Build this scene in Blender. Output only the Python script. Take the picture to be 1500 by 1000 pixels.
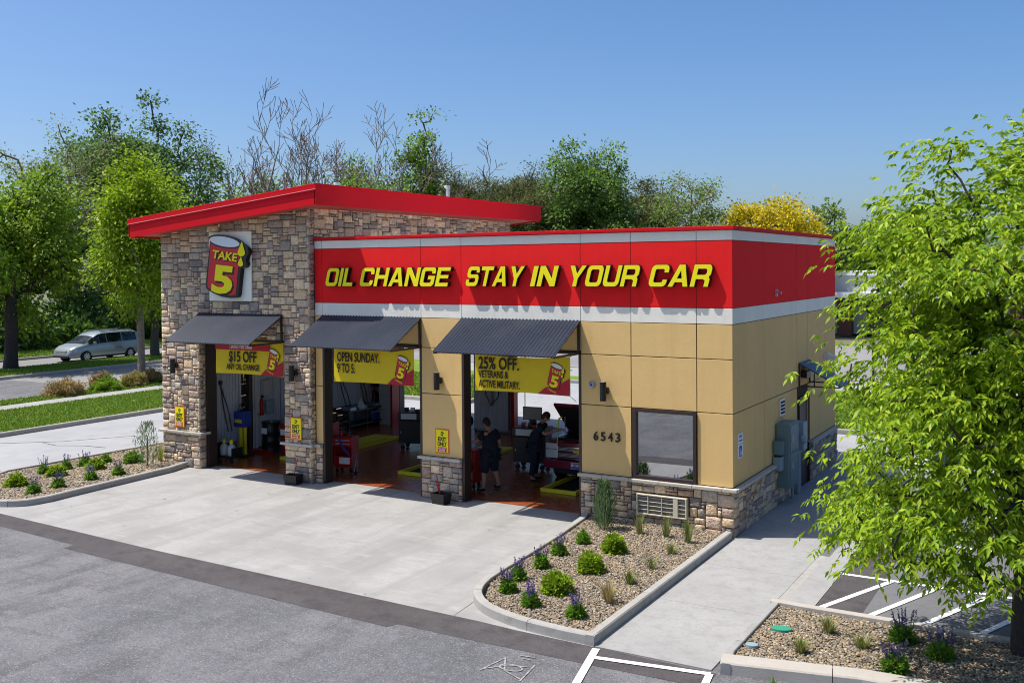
import bpy, bmesh, math, random
import numpy as np
from mathutils import Vector, Matrix, noise

for o in list(bpy.data.objects):
    bpy.data.objects.remove(o)
SC = bpy.context.scene
COL = SC.collection
rad = math.radians
RNG = random.Random(11)

# ------------------------------------------------------------------ camera
cd = bpy.data.cameras.new('camera')
cam = bpy.data.objects.new('camera', cd); COL.objects.link(cam)
_f = Vector((-0.5053214, 0.8627786, -0.0162305)).normalized()
_r = Vector((0.8629301, 0.5052613, -0.0079113)).normalized()
_u = _r.cross(_f)
cam.matrix_world = Matrix(((_r.x, _u.x, -_f.x, 6.1794), (_r.y, _u.y, -_f.y, -19.1778), (_r.z, _u.z, -_f.z, 5.4), (0, 0, 0, 1)))
cd.sensor_width = 36.0
cd.lens = 1456.228 / 1500 * 36
cd.shift_y = -84.09 / 1500
cd.clip_start = 0.1; cd.clip_end = 2000
SC.camera = cam

# ------------------------------------------------------------------ light
SUN = Vector((-1.99, -1.0, 4.64)).normalized()
W = bpy.data.worlds.new('World'); SC.world = W; W.use_nodes = True
nt = W.node_tree; nt.nodes.clear()
wo = nt.nodes.new('ShaderNodeOutputWorld'); wb = nt.nodes.new('ShaderNodeBackground'); sk = nt.nodes.new('ShaderNodeTexSky')
sk.sky_type = 'NISHITA'; sk.sun_disc = False
sk.sun_elevation = math.asin(SUN.z); sk.sun_rotation = math.atan2(SUN.x, SUN.y)
sk.altitude = 300; sk.air_density = 0.8; sk.dust_density = 2.8; sk.ozone_density = 4.5
hs = nt.nodes.new('ShaderNodeHueSaturation'); hs.inputs['Saturation'].default_value = 1.2
nt.links.new(sk.outputs[0], hs.inputs['Color']); nt.links.new(hs.outputs[0], wb.inputs[0]); wb.inputs[1].default_value = 0.135
nt.links.new(wb.outputs[0], wo.inputs[0])
sl = bpy.data.lights.new('sun', 'SUN'); sl.energy = 5.0; sl.angle = rad(0.55); sl.color = (1.0, 0.955, 0.88)
so = bpy.data.objects.new('sun', sl); COL.objects.link(so)
so.rotation_euler = (-SUN).to_track_quat('-Z', 'Y').to_euler(); so.location = (-30, -20, 60)
SC.view_settings.view_transform = 'Standard'; SC.view_settings.look = 'None'
SC.view_settings.exposure = 0.34; SC.view_settings.gamma = 1.0; SC.view_settings.use_curve_mapping = False
SC.render.engine = 'CYCLES'
SC.cycles.filter_width = 1.05; SC.cycles.max_bounces = 7; SC.cycles.diffuse_bounces = 5; SC.cycles.transparent_max_bounces = 8

# ------------------------------------------------------------------ materials
def _n(nt, t, **kw):
    n = nt.nodes.new(t)
    for k, v in kw.items():
        setattr(n, k, v)
    return n
def c4(c):
    return (c[0], c[1], c[2], 1.0)
def mat(name, col=(.5, .5, .5), rough=.6, metal=0.0, spec=.4, var=0.0, vscale=3.0, layers=(), bump=0.0, bscale=60.0, bdist=.01,
        attr=None, translucent=0.0, coat=0.0, emit=None, k=1.0):
    """layers: (scale, colour, lo, hi, amount, detail) noise masks mixed over the base colour"""
    col = tuple(x * k for x in col); layers = [(l[0], tuple(x * k for x in l[1])) + tuple(l[2:]) for l in layers]
    m = bpy.data.materials.new(name); m.use_nodes = True
    t = m.node_tree; b = t.nodes['Principled BSDF']; L = t.links
    b.inputs['Roughness'].default_value = rough; b.inputs['Metallic'].default_value = metal
    b.inputs['Specular IOR Level'].default_value = spec
    if coat: b.inputs['Coat Weight'].default_value = coat; b.inputs['Coat Roughness'].default_value = .05
    tc = _n(t, 'ShaderNodeTexCoord')
    cur = None
    if attr:
        a = _n(t, 'ShaderNodeAttribute', attribute_name=attr); cur = a.outputs['Color']
    def base_sock():
        nonlocal cur
        if cur is None:
            r = _n(t, 'ShaderNodeRGB'); r.outputs[0].default_value = c4(col); cur = r.outputs[0]
        return cur
    if var > 0:
        nz = _n(t, 'ShaderNodeTexNoise'); nz.inputs['Scale'].default_value = vscale; nz.inputs['Detail'].default_value = 6; nz.inputs['Roughness'].default_value = .62
        L.new(tc.outputs['Object'], nz.inputs['Vector'])
        mr = _n(t, 'ShaderNodeMapRange'); mr.inputs[1].default_value = .25; mr.inputs[2].default_value = .75
        mr.inputs[3].default_value = 1 - var; mr.inputs[4].default_value = 1 + var
        L.new(nz.outputs[0], mr.inputs[0])
        mx = _n(t, 'ShaderNodeVectorMath', operation='SCALE')
        L.new(base_sock(), mx.inputs[0]); L.new(mr.outputs[0], mx.inputs['Scale']); cur = mx.outputs[0]
    for ly in layers:
        sc, lc, lo, hi, am = ly[:5]; strx = ly[5] if len(ly) > 5 else None
        nz = _n(t, 'ShaderNodeTexNoise'); nz.inputs['Scale'].default_value = sc; nz.inputs['Detail'].default_value = 5; nz.inputs['Roughness'].default_value = .6
        vec = tc.outputs['Object']
        if strx:
            mp = _n(t, 'ShaderNodeMapping'); mp.inputs['Scale'].default_value = strx; L.new(vec, mp.inputs[0]); vec = mp.outputs[0]
        L.new(vec, nz.inputs['Vector'])
        mr = _n(t, 'ShaderNodeMapRange'); mr.inputs[1].default_value = lo; mr.inputs[2].default_value = hi; mr.inputs[3].default_value = 0; mr.inputs[4].default_value = am
        L.new(nz.outputs[0], mr.inputs[0])
        mx = _n(t, 'ShaderNodeMix', data_type='RGBA')
        L.new(mr.outputs[0], mx.inputs[0]); L.new(base_sock(), mx.inputs[6]); mx.inputs[7].default_value = c4(lc); cur = mx.outputs[2]
    if cur is None: b.inputs['Base Color'].default_value = c4(col)
    else: L.new(cur, b.inputs['Base Color'])
    if bump > 0:
        nz = _n(t, 'ShaderNodeTexNoise'); nz.inputs['Scale'].default_value = bscale; nz.inputs['Detail'].default_value = 4
        L.new(tc.outputs['Object'], nz.inputs['Vector'])
        bp = _n(t, 'ShaderNodeBump'); bp.inputs['Strength'].default_value = bump; bp.inputs['Distance'].default_value = bdist
        L.new(nz.outputs[0], bp.inputs['Height']); L.new(bp.outputs[0], b.inputs['Normal'])
    if emit:
        b.inputs['Emission Color'].default_value = c4(emit[0]); b.inputs['Emission Strength'].default_value = emit[1]
    if translucent > 0:
        tr = _n(t, 'ShaderNodeBsdfTranslucent'); ms = _n(t, 'ShaderNodeMixShader'); ms.inputs[0].default_value = translucent
        if cur is None: tr.inputs[0].default_value = c4(col)
        else: L.new(cur, tr.inputs[0])
        out = t.nodes['Material Output']
        L.new(b.outputs[0], ms.inputs[1]); L.new(tr.outputs[0], ms.inputs[2]); L.new(ms.outputs[0], out.inputs[0])
    return m

M = {}
M['asphalt'] = mat('asphalt', k=0.95, col=(.115, .117, .13), rough=.88, layers=[(.3, (.185, .18, .19), .4, .6, .95), (1.6, (.08, .08, .088), .46, .64, .8, (1, .35, 1)), (3.2, (.09, .088, .094), .54, .62, .5, (.3, 1.3, 1)), (5, (.21, .205, .21), .52, .7, .5), (26, (.075, .075, .08), .52, .62, .75), (55, (.38, .37, .35), .57, .66, .85), (120, (.4, .39, .37), .6, .68, .8)], bump=.8, bscale=120, bdist=.012)
M['asphalt_new'] = mat('asphalt_patch', k=1.0, col=(.066, .057, .058), rough=.85, layers=[(.9, (.088, .08, .08), .4, .65, .8, (.4, 1, 1)), (2.5, (.042, .037, .039), .48, .64, .75), (9, (.1, .09, .09), .54, .7, .6), (60, (.03, .028, .03), .52, .64, .7), (100, (.17, .16, .15), .58, .68, .8)], bump=.8, bscale=120)
M['asphalt_lot'] = mat('asphalt_lot', k=0.95, col=(.12, .12, .128), rough=.88, layers=[(.8, (.165, .165, .17), .35, .65, .8), (10, (.085, .085, .09), .5, .75, .6), (150, (.27, .265, .26), .6, .72, .55)], bump=.5, bscale=120)
M['road'] = mat('road', k=0.72, col=(.27, .265, .265), rough=.9, layers=[(.2, (.34, .33, .325), .4, .65, .8, (2, .2, 1)), (2.2, (.2, .2, .2), .5, .75, .5)], bump=.2)
M['apron'] = mat('apron', k=0.63, col=(.47, .46, .44), rough=.8, layers=[(.28, (.56, .545, .53), .35, .65, .9), (.5, (.38, .365, .35), .5, .62, .55), (1.1, (.37, .355, .33), .45, .75, .6, (1, .45, 1)), (2.6, (.62, .61, .59), .55, .75, .55, (.5, 1.6, 1)), (9, (.38, .37, .35), .52, .75, .55), (1.7, (.3, .29, .27), .62, .72, .6, (.35, 1, 1)), (1.3, (.36, .35, .335), .5, .66, .6, (1.6, .14, 1)), (3, (.66, .65, .63), .56, .74, .4, (.4, 1.3, 1)), (3.1, (.2, .19, .18), .66, .72, .75), (.7, (.36, .35, .335), .5, .65, .35), (38, (.36, .355, .34), .52, .68, .5), (70, (.33, .32, .3), .58, .75, .3)], bump=.25, bscale=70)
M['slab'] = mat('slab', k=0.63, col=(.45, .445, .43), rough=.8, layers=[(.8, (.53, .525, .51), .35, .65, .8, (.5, 1, 1)), (3.5, (.36, .35, .335), .48, .7, .65), (12, (.37, .36, .34), .52, .7, .5), (.9, (.42, .3, .19), .66, .78, .6), (40, (.36, .355, .34), .54, .68, .5), (60, (.33, .32, .31), .58, .75, .3)], bump=.25, bscale=70)
M['lane'] = mat('lane', k=0.62, col=(.45, .46, .47), rough=.8, layers=[(.5, (.54, .54, .55), .35, .65, .8), (3, (.37, .37, .38), .5, .75, .6, (1, .4, 1)), (50, (.33, .33, .33), .6, .75, .3)], bump=.2)
M['kerb'] = mat('kerb_concrete', k=0.72, col=(.43, .41, .375), rough=.85, layers=[(1.6, (.5, .485, .45), .4, .65, .8), (7, (.3, .275, .24), .52, .75, .65), (1.3, (.45, .25, .12), .72, .8, .6), (60, (.28, .27, .25), .6, .75, .4)], bump=.35, bscale=60)
M['kerb_light'] = mat('kerb_cream', k=0.72, col=(.52, .475, .42), rough=.85, layers=[(2.5, (.58, .54, .49), .4, .65, .8), (10, (.4, .36, .31), .52, .75, .5)], bump=.3)
M['paint_white'] = mat('road_paint', (.78, .78, .77), .6, layers=[(22, (.25, .25, .25), .56, .7, .85), (3, (.55, .55, .54), .45, .68, .75)], bump=.1)
M['paint_faint'] = mat('road_marking_chalk', (.34, .33, .31), .8, layers=[(12, (.16, .16, .165), .42, .62, .95)])
M['gravel_bed'] = mat('gravel_bed', k=0.9, col=(.2, .165, .13), rough=.95, layers=[(25, (.08, .065, .05), .45, .65, .9)], bump=.8, bscale=40, bdist=.03)
M['pebble'] = mat('pebble', attr='Col', rough=.8, var=.15, vscale=60)
M['stone'] = mat('stone', attr='Col', rough=.9, var=.34, vscale=13, bump=1.0, bscale=26, bdist=.035, layers=[(34, (.12, .1, .09), .54, .72, .55), (1.2, (.16, .12, .09), .6, .75, .35)])
M['mortar'] = mat('mortar', (.15, .115, .085), .95, bump=.5)
M['ledge'] = mat('ledge', (.48, .44, .38), .8, layers=[(6, (.38, .34, .29), .5, .7, .6)], bump=.5, bscale=40)
def stucco(name, c, dk):
    return mat(name, c, .88, spec=.25, var=.05, vscale=1.2, layers=[(5, dk, .52, .8, .28), (1.1, dk, .5, .72, .4, (4, 4, .35)), (22, dk, .5, .7, .35)], bump=.75, bscale=90, bdist=.008)
M['tan'] = stucco('stucco_tan', (.73, .49, .2), (.63, .41, .165))
M['red'] = stucco('stucco_red', (.86, .014, .015), (.74, .012, .012))
M['white'] = stucco('stucco_white', (.83, .79, .69), (.72, .68, .59))
M['joint'] = mat('joint_backing_board', (.05, .035, .02), .9)  # dark backing board that fills the gaps between stucco panels
M['fascia'] = mat('fascia_red', (.62, .006, .014), .62, spec=.12, var=.06, vscale=.8, bump=.06, bscale=3)
M['fascia_highlight'] = mat('drip_highlight', (.75, .3, .3), .25, spec=.8)  # pale pink puts the sun highlight of the drip edge into the colour
M['soffit'] = mat('soffit', (.5, .09, .07), .7)
M['brown'] = mat('brown_metal', (.035, .02, .016), .4, spec=.5)
M['door_brown'] = mat('door_brown', (.07, .04, .035), .45)
M['awning'] = mat('awning_blue', (.022, .031, .05), .38, metal=.1, spec=.5, var=.15, vscale=1.5, layers=[(.9, (.055, .062, .078), .5, .75, .6)])
M['awning_side'] = mat('awning_side_blue', (.01, .05, .10), .4, metal=.2)
M['black'] = mat('black_paint', (.012, .012, .013), .35)
M['black_matt'] = mat('black_matt', (.012, .012, .013), .8)
M['rubber'] = mat('rubber', (.015, .015, .015), .8)
M['yellow'] = mat('yellow_sign', (.92, .8, .012), .55, spec=.2)
M['yellow_banner'] = mat('yellow_banner', (.88, .66, .01), .45, translucent=.25, var=.05, vscale=1.5)
M['banner_red'] = mat('banner_red', (.55, .012, .035), .5, translucent=.2)
M['yellow_paint'] = mat('yellow_steel', (.75, .62, .02), .4)
M['sign_red'] = mat('sign_red', (.6, .01, .03), .35)
M['sign_white'] = mat('sign_white', (.72, .78, .84), .35)
M['board'] = mat('sign_board', (.88, .87, .74), .7)
M['ink'] = mat('ink', (.02, .012, .01), .6)
M['ink_white'] = mat('ink_white', (.8, .8, .8), .6)
M['orange'] = mat('sign_orange', (.65, .17, .01), .5)
M['blue_sign'] = mat('sign_blue', (.01, .07, .4), .4)
M['floor'] = mat('bay_floor', (.3, .075, .022), .24, spec=.55, var=.2, vscale=2.0, layers=[(5, (.16, .045, .018), .45, .7, .7)], bump=.12, bscale=6)
M['inner_wall'] = mat('inner_wall', (.42, .44, .48), .6)
M['ribbed'] = mat('ribbed_liner', (.55, .59, .66), .45, layers=[(2, (.55, .6, .66), .5, .7, .6)])
M['ceiling'] = mat('ceiling', (.5, .5, .5), .9)
M['roof_memb'] = mat('roof_membrane', (.8, .79, .76), .8, bump=.1)
M['galv'] = mat('galvanised', (.42, .46, .5), .4, metal=.6)
M['teal'] = mat('cabinet_grey_green', (.13, .2, .21), .45)
M['teal2'] = mat('meter_grey', (.24, .32, .36), .45)
M['cream'] = mat('cream_plastic', (.62, .56, .43), .55, layers=[(6, (.45, .38, .26), .5, .7, .6)])
M['louver'] = mat('louver', (.25, .24, .22), .5)
M['white_plastic'] = mat('white_plastic', (.7, .7, .68), .4)
M['navy'] = mat('navy_cloth', (.008, .013, .026), .85, bump=.3, bscale=12, bdist=.02)
M['skin'] = mat('skin', (.42, .22, .15), .5)
M['hair'] = mat('hair', (.012, .008, .006), .6)
M['red_cab'] = mat('cart_red', (.4, .008, .008), .3)
M['maroon'] = mat('truck_maroon', (.17, .01, .03), .25, coat=.6)
M['chrome'] = mat('chrome', (.6, .6, .62), .12, metal=1.0)
M['gold'] = mat('gold', (.8, .45, .03), .3)
M['blue_plastic'] = mat('blue_plastic', (.02, .05, .3), .4)
M['silver'] = mat('van_silver', (.3, .345, .39), .3, metal=.35, coat=.6)
M['car_white'] = mat('car_white', (.6, .62, .63), .3, coat=.5)
M['car_grey'] = mat('car_grey', (.35, .37, .4), .3, metal=.4, coat=.5)
M['car_blue'] = mat('car_blue', (.02, .08, .3), .3, coat=.5)
M['car_glass'] = mat('car_glass', (.012, .016, .02), .06, spec=.8)
M['lens'] = mat('headlamp', (.6, .62, .62), .1, spec=.8)
M['lid_green'] = mat('lid_green', (.03, .25, .16), .6)
M['lid_grey'] = mat('lid_grey', (.22, .3, .33), .6)
M['bark'] = mat('bark', (.1, .08, .065), .9, var=.35, vscale=9, bump=.9, bscale=18, bdist=.03)
M['bark_light'] = mat('bark_light', (.24, .185, .15), .9, var=.3, vscale=6, bump=.6, bscale=14, bdist=.03)
M['bark_dark'] = mat('bark_dark', (.045, .035, .03), .9, var=.3, vscale=9, bump=.8, bscale=18, bdist=.03)
M['lawn'] = mat('lawn', (.12, .21, .02), .95, layers=[(.5, (.17, .26, .025), .35, .65, .8), (3, (.085, .16, .016), .45, .7, .6), (30, (.2, .29, .035), .55, .7, .5)], bump=.8, bscale=40, bdist=.05)
M['grass'] = mat('grass', attr='Col', rough=.7, translucent=.25)
M['leaf'] = mat('leaf', attr='Col', rough=.55, spec=.3, translucent=.4)
M['leaf_gloss'] = mat('leaf_gloss', attr='Col', rough=.5, spec=.25, translucent=.42)
M['ground'] = mat('ground', (.14, .13, .09), .95, layers=[(.08, (.08, .12, .03), .4, .6, .9)])
M['mall_wall'] = mat('mall_wall', (.5, .5, .5), .8)
M['mall_brown'] = mat('mall_brown', (.1, .035, .025), .8)
M['mall_roof'] = mat('mall_canopy', (.75, .76, .78), .5)
def glass_mat(name, tint, refl, rough=.01):
    m = bpy.data.materials.new(name); m.use_nodes = True; t = m.node_tree; t.nodes.clear()
    o = _n(t, 'ShaderNodeOutputMaterial'); g = _n(t, 'ShaderNodeBsdfGlossy'); g.inputs['Roughness'].default_value = rough; g.inputs['Color'].default_value = (.9, .93, .95, 1)
    tr = _n(t, 'ShaderNodeBsdfTransparent'); tr.inputs[0].default_value = c4(tint)
    mx = _n(t, 'ShaderNodeMixShader'); mx.inputs[0].default_value = refl
    t.links.new(tr.outputs[0], mx.inputs[1]); t.links.new(g.outputs[0], mx.inputs[2]); t.links.new(mx.outputs[0], o.inputs[0])
    return m
M['window_glass'] = glass_mat('window_glass', (.25, .28, .3), .5)

# ------------------------------------------------------------------ mesh helpers
class MB:
    def __init__(s): s.v = []; s.f = []; s.m = []; s.c = None
    def add(s, vs, fs, mi=0):
        o = len(s.v); s.v += [tuple(x) for x in vs]; s.f += [tuple(i + o for i in f) for f in fs]; s.m += [mi] * len(fs); return s
    def box(s, x0, x1, y0, y1, z0, z1, mi=0, T=None):
        v = [(x0, y0, z0), (x1, y0, z0), (x1, y1, z0), (x0, y1, z0), (x0, y0, z1), (x1, y0, z1), (x1, y1, z1), (x0, y1, z1)]
        if T is not None: v = [T @ Vector(p) for p in v]
        return s.add(v, [(0, 3, 2, 1), (4, 5, 6, 7), (0, 1, 5, 4), (1, 2, 6, 5), (2, 3, 7, 6), (3, 0, 4, 7)], mi)
    def tube(s, path, r, n=8, mi=0, caps=True):
        path = [Vector(p) for p in path]
        rs = r if isinstance(r, (list, tuple)) else [r] * len(path)
        vs = []; up = None
        for i, p in enumerate(path):
            d = (path[min(i + 1, len(path) - 1)] - path[max(i - 1, 0)]).normalized()
            if up is None: up = Vector((0, 0, 1)) if abs(d.z) < .9 else Vector((1, 0, 0))
            a = d.cross(up).normalized(); b = a.cross(d).normalized(); up = b
            for k in range(n):
                t = 2 * math.pi * k / n
                vs.append(p + (a * math.cos(t) + b * math.sin(t)) * rs[i])
        fs = []
        for i in range(len(path) - 1):
            for k in range(n):
                k2 = (k + 1) % n
                fs.append((i * n + k, i * n + k2, (i + 1) * n + k2, (i + 1) * n + k))
        if caps: fs.append(tuple(range(n))[::-1]); fs.append(tuple((len(path) - 1) * n + k for k in range(n)))
        fs = [f[::-1] for f in fs]
        return s.add(vs, fs, mi)
    def prism(s, poly, axis, d0, d1, mi=0):
        n = len(poly)
        def P(a, b, d):
            return {'x': (d, a, b), 'y': (a, d, b), 'z': (a, b, d)}[axis]
        vs = [P(a, b, d0) for a, b in poly] + [P(a, b, d1) for a, b in poly]
        fs = [tuple(range(n)), tuple(range(2 * n - 1, n - 1, -1))] + [(i, i + n, (i + 1) % n + n, (i + 1) % n) for i in range(n)]
        return s.add(vs, fs, mi)
    def lathe(s, prof, c=(0, 0, 0), n=16, mi=0, axis='z'):
        vs = []
        for r, h in prof:
            for k in range(n):
                t = 2 * math.pi * k / n; a, b = r * math.cos(t), r * math.sin(t)
                q = {'z': (a, b, h), 'x': (h, a, b), 'y': (a, h, b)}[axis]
                vs.append((c[0] + q[0], c[1] + q[1], c[2] + q[2]))
        fs = []
        for i in range(len(prof) - 1):
            for k in range(n):
                k2 = (k + 1) % n; fs.append((i * n + k, i * n + k2, (i + 1) * n + k2, (i + 1) * n + k))
        fs.append(tuple(range(n))); fs.append(tuple((len(prof) - 1) * n + k for k in range(n)))
        return s.add(vs, fs, mi)
    def build(s, name, mats, parent=None, loc=None, smooth=False, bevel=0, fix=True, rotz=0):
        me = bpy.data.meshes.new(name); me.from_pydata(s.v, [], s.f)
        if not isinstance(mats, (list, tuple)): mats = [mats]
        for m in mats: me.materials.append(M[m] if isinstance(m, str) else m)
        if len(mats) > 1: me.polygons.foreach_set('material_index', s.m)
        if fix:
            b = bmesh.new(); b.from_mesh(me); bmesh.ops.recalc_face_normals(b, faces=b.faces); b.to_mesh(me); b.free()
        if smooth:
            me.polygons.foreach_set('use_smooth', [True] * len(me.polygons))
            try: me.set_sharp_from_angle(angle=rad(40))
            except Exception: pass
        me.update()
        o = bpy.data.objects.new(name, me); COL.objects.link(o)
        if loc: o.location = loc
        if rotz: o.rotation_euler.z = rotz
        if parent: o.parent = parent
        if bevel:
            bv = o.modifiers.new('bevel', 'BEVEL'); bv.width = bevel; bv.segments = 2; bv.limit_method = 'ANGLE'; bv.angle_limit = rad(40)
        return o

def np_mesh(name, V, F, mat_, col=None, parent=None, loc=None, smooth=False):
    """V (n,3), F (m,k) one k for all faces, col (n,3) point colour"""
    V = np.ascontiguousarray(V, dtype=np.float32); F = np.ascontiguousarray(F, dtype=np.int32)
    me = bpy.data.meshes.new(name); n, k = F.shape
    me.vertices.add(len(V)); me.vertices.foreach_set('co', V.ravel())
    me.loops.add(n * k); me.loops.foreach_set('vertex_index', F.ravel())
    me.polygons.add(n); me.polygons.foreach_set('loop_start', np.arange(0, n * k, k, dtype=np.int32))
    me.polygons.foreach_set('loop_total', np.full(n, k, dtype=np.int32))
    if smooth: me.polygons.foreach_set('use_smooth', np.ones(n, dtype=bool))
    me.update(calc_edges=True)
    if col is not None:
        a = me.color_attributes.new('Col', 'FLOAT_COLOR', 'POINT')
        cc = np.ones((len(V), 4), dtype=np.float32); cc[:, :3] = col; a.data.foreach_set('color', cc.ravel())
    me.materials.append(M[mat_] if isinstance(mat_, str) else mat_)
    o = bpy.data.objects.new(name, me); COL.objects.link(o)
    if parent: o.parent = parent
    if loc: o.location = loc
    return o

def tag(o, label=None, cat=None, group=None, kind=None):
    if label: o['label'] = label
    if cat: o['category'] = cat
    if group: o['group'] = group
    if kind: o['kind'] = kind
    return o
def thing(name, label, cat, loc=(0, 0, 0), rotz=0, group=None):
    o = bpy.data.objects.new(name, None); COL.objects.link(o); o.empty_display_size = .2
    o.location = loc; o.rotation_euler.z = rotz
    return tag(o, label, cat, group)
def copy_tree(o, loc=None, rotz=None, label=None, parent=None):
    c = o.copy(); COL.objects.link(c)
    if parent is not None: c.parent = parent
    if loc is not None: c.location = loc
    if rotz is not None: c.rotation_euler.z = rotz
    if label: c['label'] = label
    for ch in list(o.children): copy_tree(ch, parent=c)
    return c
def sheet(name, poly, z, m, kind='structure', parent=None):
    me = bpy.data.meshes.new(name); me.from_pydata([(x, y, z) for x, y in poly], [], [tuple(range(len(poly)))])
    me.materials.append(M[m]); me.update()
    if me.polygons[0].normal.z < 0: me.flip_normals()
    o = bpy.data.objects.new(name, me); COL.objects.link(o)
    if kind: o['kind'] = kind
    if parent: o.parent = parent
    return o
def rect(x0, x1, y0, y1): return [(x0, y0), (x1, y0), (x1, y1), (x0, y1)]
def bake(o, name, parent=None):
    """turn a curve, text or modified object into a plain mesh object"""
    dg = bpy.context.evaluated_depsgraph_get(); dg.update()
    ev = o.evaluated_get(dg); me = bpy.data.meshes.new_from_object(ev, preserve_all_data_layers=True, depsgraph=dg)
    n = bpy.data.objects.new(name, me); COL.objects.link(n); n.matrix_world = o.matrix_world.copy()
    if parent: n.parent = parent
    bpy.data.objects.remove(o)
    return n
RX = Matrix.Rotation(rad(90), 4, 'X')     # text lying in XY -> standing in XZ, facing -Y
def text(s, size, m, T, parent, ext=.002, bold=.0, xs=1.0, shear=0, align='LEFT', width=None, name='lettering'):
    cu = bpy.data.curves.new(name, 'FONT'); cu.body = s; cu.size = size; cu.extrude = ext; cu.offset = bold * size; cu.shear = shear
    cu.align_x = 'LEFT'; cu.resolution_u = 3
    o = bpy.data.objects.new(name, cu); COL.objects.link(o); cu.materials.append(M[m])
    n = bake(o, name, parent)
    xsv = [v.co.x for v in n.data.vertices]; w = max(xsv) - min(xsv); x0 = min(xsv)
    k = (width / w) if width else xs
    sh = {'LEFT': 0, 'CENTER': -.5, 'RIGHT': -1}[align]
    for v in n.data.vertices: v.co.x = (v.co.x - x0 + sh * w) * k
    n.data.transform(T)
    return n
def at(x, y, z, rz=0): return Matrix.Translation((x, y, z)) @ Matrix.Rotation(rz, 4, 'Z') @ RX
def outline_mesh(name, loops, m, T, parent, ext=.01, bold=0):
    """closed 2D loops (even-odd) -> extruded mesh"""
    cu = bpy.data.curves.new(name, 'CURVE'); cu.dimensions = '2D'; cu.fill_mode = 'BOTH'; cu.extrude = ext; cu.offset = bold
    for lp in loops:
        sp = cu.splines.new('POLY'); sp.points.add(len(lp) - 1)
        for p, (a, b) in zip(sp.points, lp): p.co = (a, b, 0, 1)
        sp.use_cyclic_u = True
    o = bpy.data.objects.new(name, cu); COL.objects.link(o); cu.materials.append(M[m])
    n = bake(o, name, parent); n.data.transform(T); return n
def settle(t):
    for ch in t.children: ch.location = ch.location - t.location

# ================================================================== SETTING
sheet('ground', rect(-600, 600, -300, 900), -.16, 'ground')
sheet('asphalt_lot', rect(-60, 90, -70, 11), -.008, 'asphalt')
sheet('side_lot', rect(2.37, 60, -3.64, 22), -.004, 'asphalt_lot')
sheet('rear_apron', [(-24.6, 9.0), (1.9, 9.0), (1.9, 13.5), (-3, 13.5), (-3, 22.2), (-15.3, 22.2), (-15.3, 14), (-24.6, 14)], 0.0, 'lane')
sheet('drive_lane', rect(-24.6, -18.6, -34, 10), 0.0, 'lane')
def crack(name, pts, w, z, m):
    v = []; f = []
    for i, (x, y) in enumerate(pts):
        a = pts[max(i - 1, 0)]; b = pts[min(i + 1, len(pts) - 1)]
        d = Vector((b[0] - a[0], b[1] - a[1])).normalized(); nrm = Vector((-d.y, d.x)) * w / 2 * RNG.uniform(.6, 1.3)
        v += [(x + nrm.x, y + nrm.y, z), (x - nrm.x, y - nrm.y, z)]
    f = [(2 * i, 2 * i + 1, 2 * i + 3, 2 * i + 2) for i in range(len(pts) - 1)]
    o = MB().add(v, f).build(name, m); o['kind'] = 'structure'; return o
crack('lane_crack', [(-24.4, -.9), (-23.6, -.4), (-22.7, .3), (-22.1, .8), (-21.6, 1.6), (-20.9, 2.6)], .05, .004, 'asphalt_new')
crack('lane_crack', [(-22.5, .35), (-21.6, .2), (-20.8, .6), (-19.9, .7)], .04, .0045, 'asphalt_new')
crack('lane_crack', [(-19.8, 3.5), (-20.9, 3.6), (-22, 3.2)], .03, .004, 'asphalt_new')
for pts_ in ([(-14.6, -6.9), (-12.9, -7.5), (-11.4, -8.6), (-9.6, -9.3)],):
    pp = [tuple(Vector(a).lerp(Vector(b), k / 5) + Vector((RNG.uniform(-.04, .04), RNG.uniform(-.04, .04)))) for a, b in zip(pts_, pts_[1:]) for k in range(5)]
    crack('asphalt_crack', pp, .009, -.0035, 'asphalt_new')
# darker strip of newer asphalt along the apron
sheet('asphalt_strip', [(-30, -5.0), (-18, -5.68), (-14.94, -5.84), (-9.37, -6.15), (-1.96, -6.37), (-1.27, -6.42), (.05, -6.46), (1.86, -6.5), (1.86, -7.0), (.19, -7.06), (-1.53, -7.08), (-2.97, -7.08), (-3.04, -7.26), (-11.2, -6.93), (-11.25, -6.68), (-13.9, -6.52), (-30, -5.9)], -.004, 'asphalt_new')
sheet('front_apron', [(-30, -4.95), (-18, -5.63), (-14.94, -5.86), (-9.37, -6.17), (-2.42, -6.38), (-2.5, -5.66), (-2.5, .18), (-15.3, .18), (-15.3, -3), (-30, -3)], 0.0, 'apron')
sheet('front_apron', [(-2.41, -6.38), (-1.96, -6.39), (-1.27, -6.44), (.02, -6.47), (-.2, -5.5), (-2.49, -5.5), (-2.487, -5.66)], 0.0, 'apron')
sheet('asphalt_patch', rect(2.375, 3.08, -3.64, 4.5), 0.0, 'asphalt_new')
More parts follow.
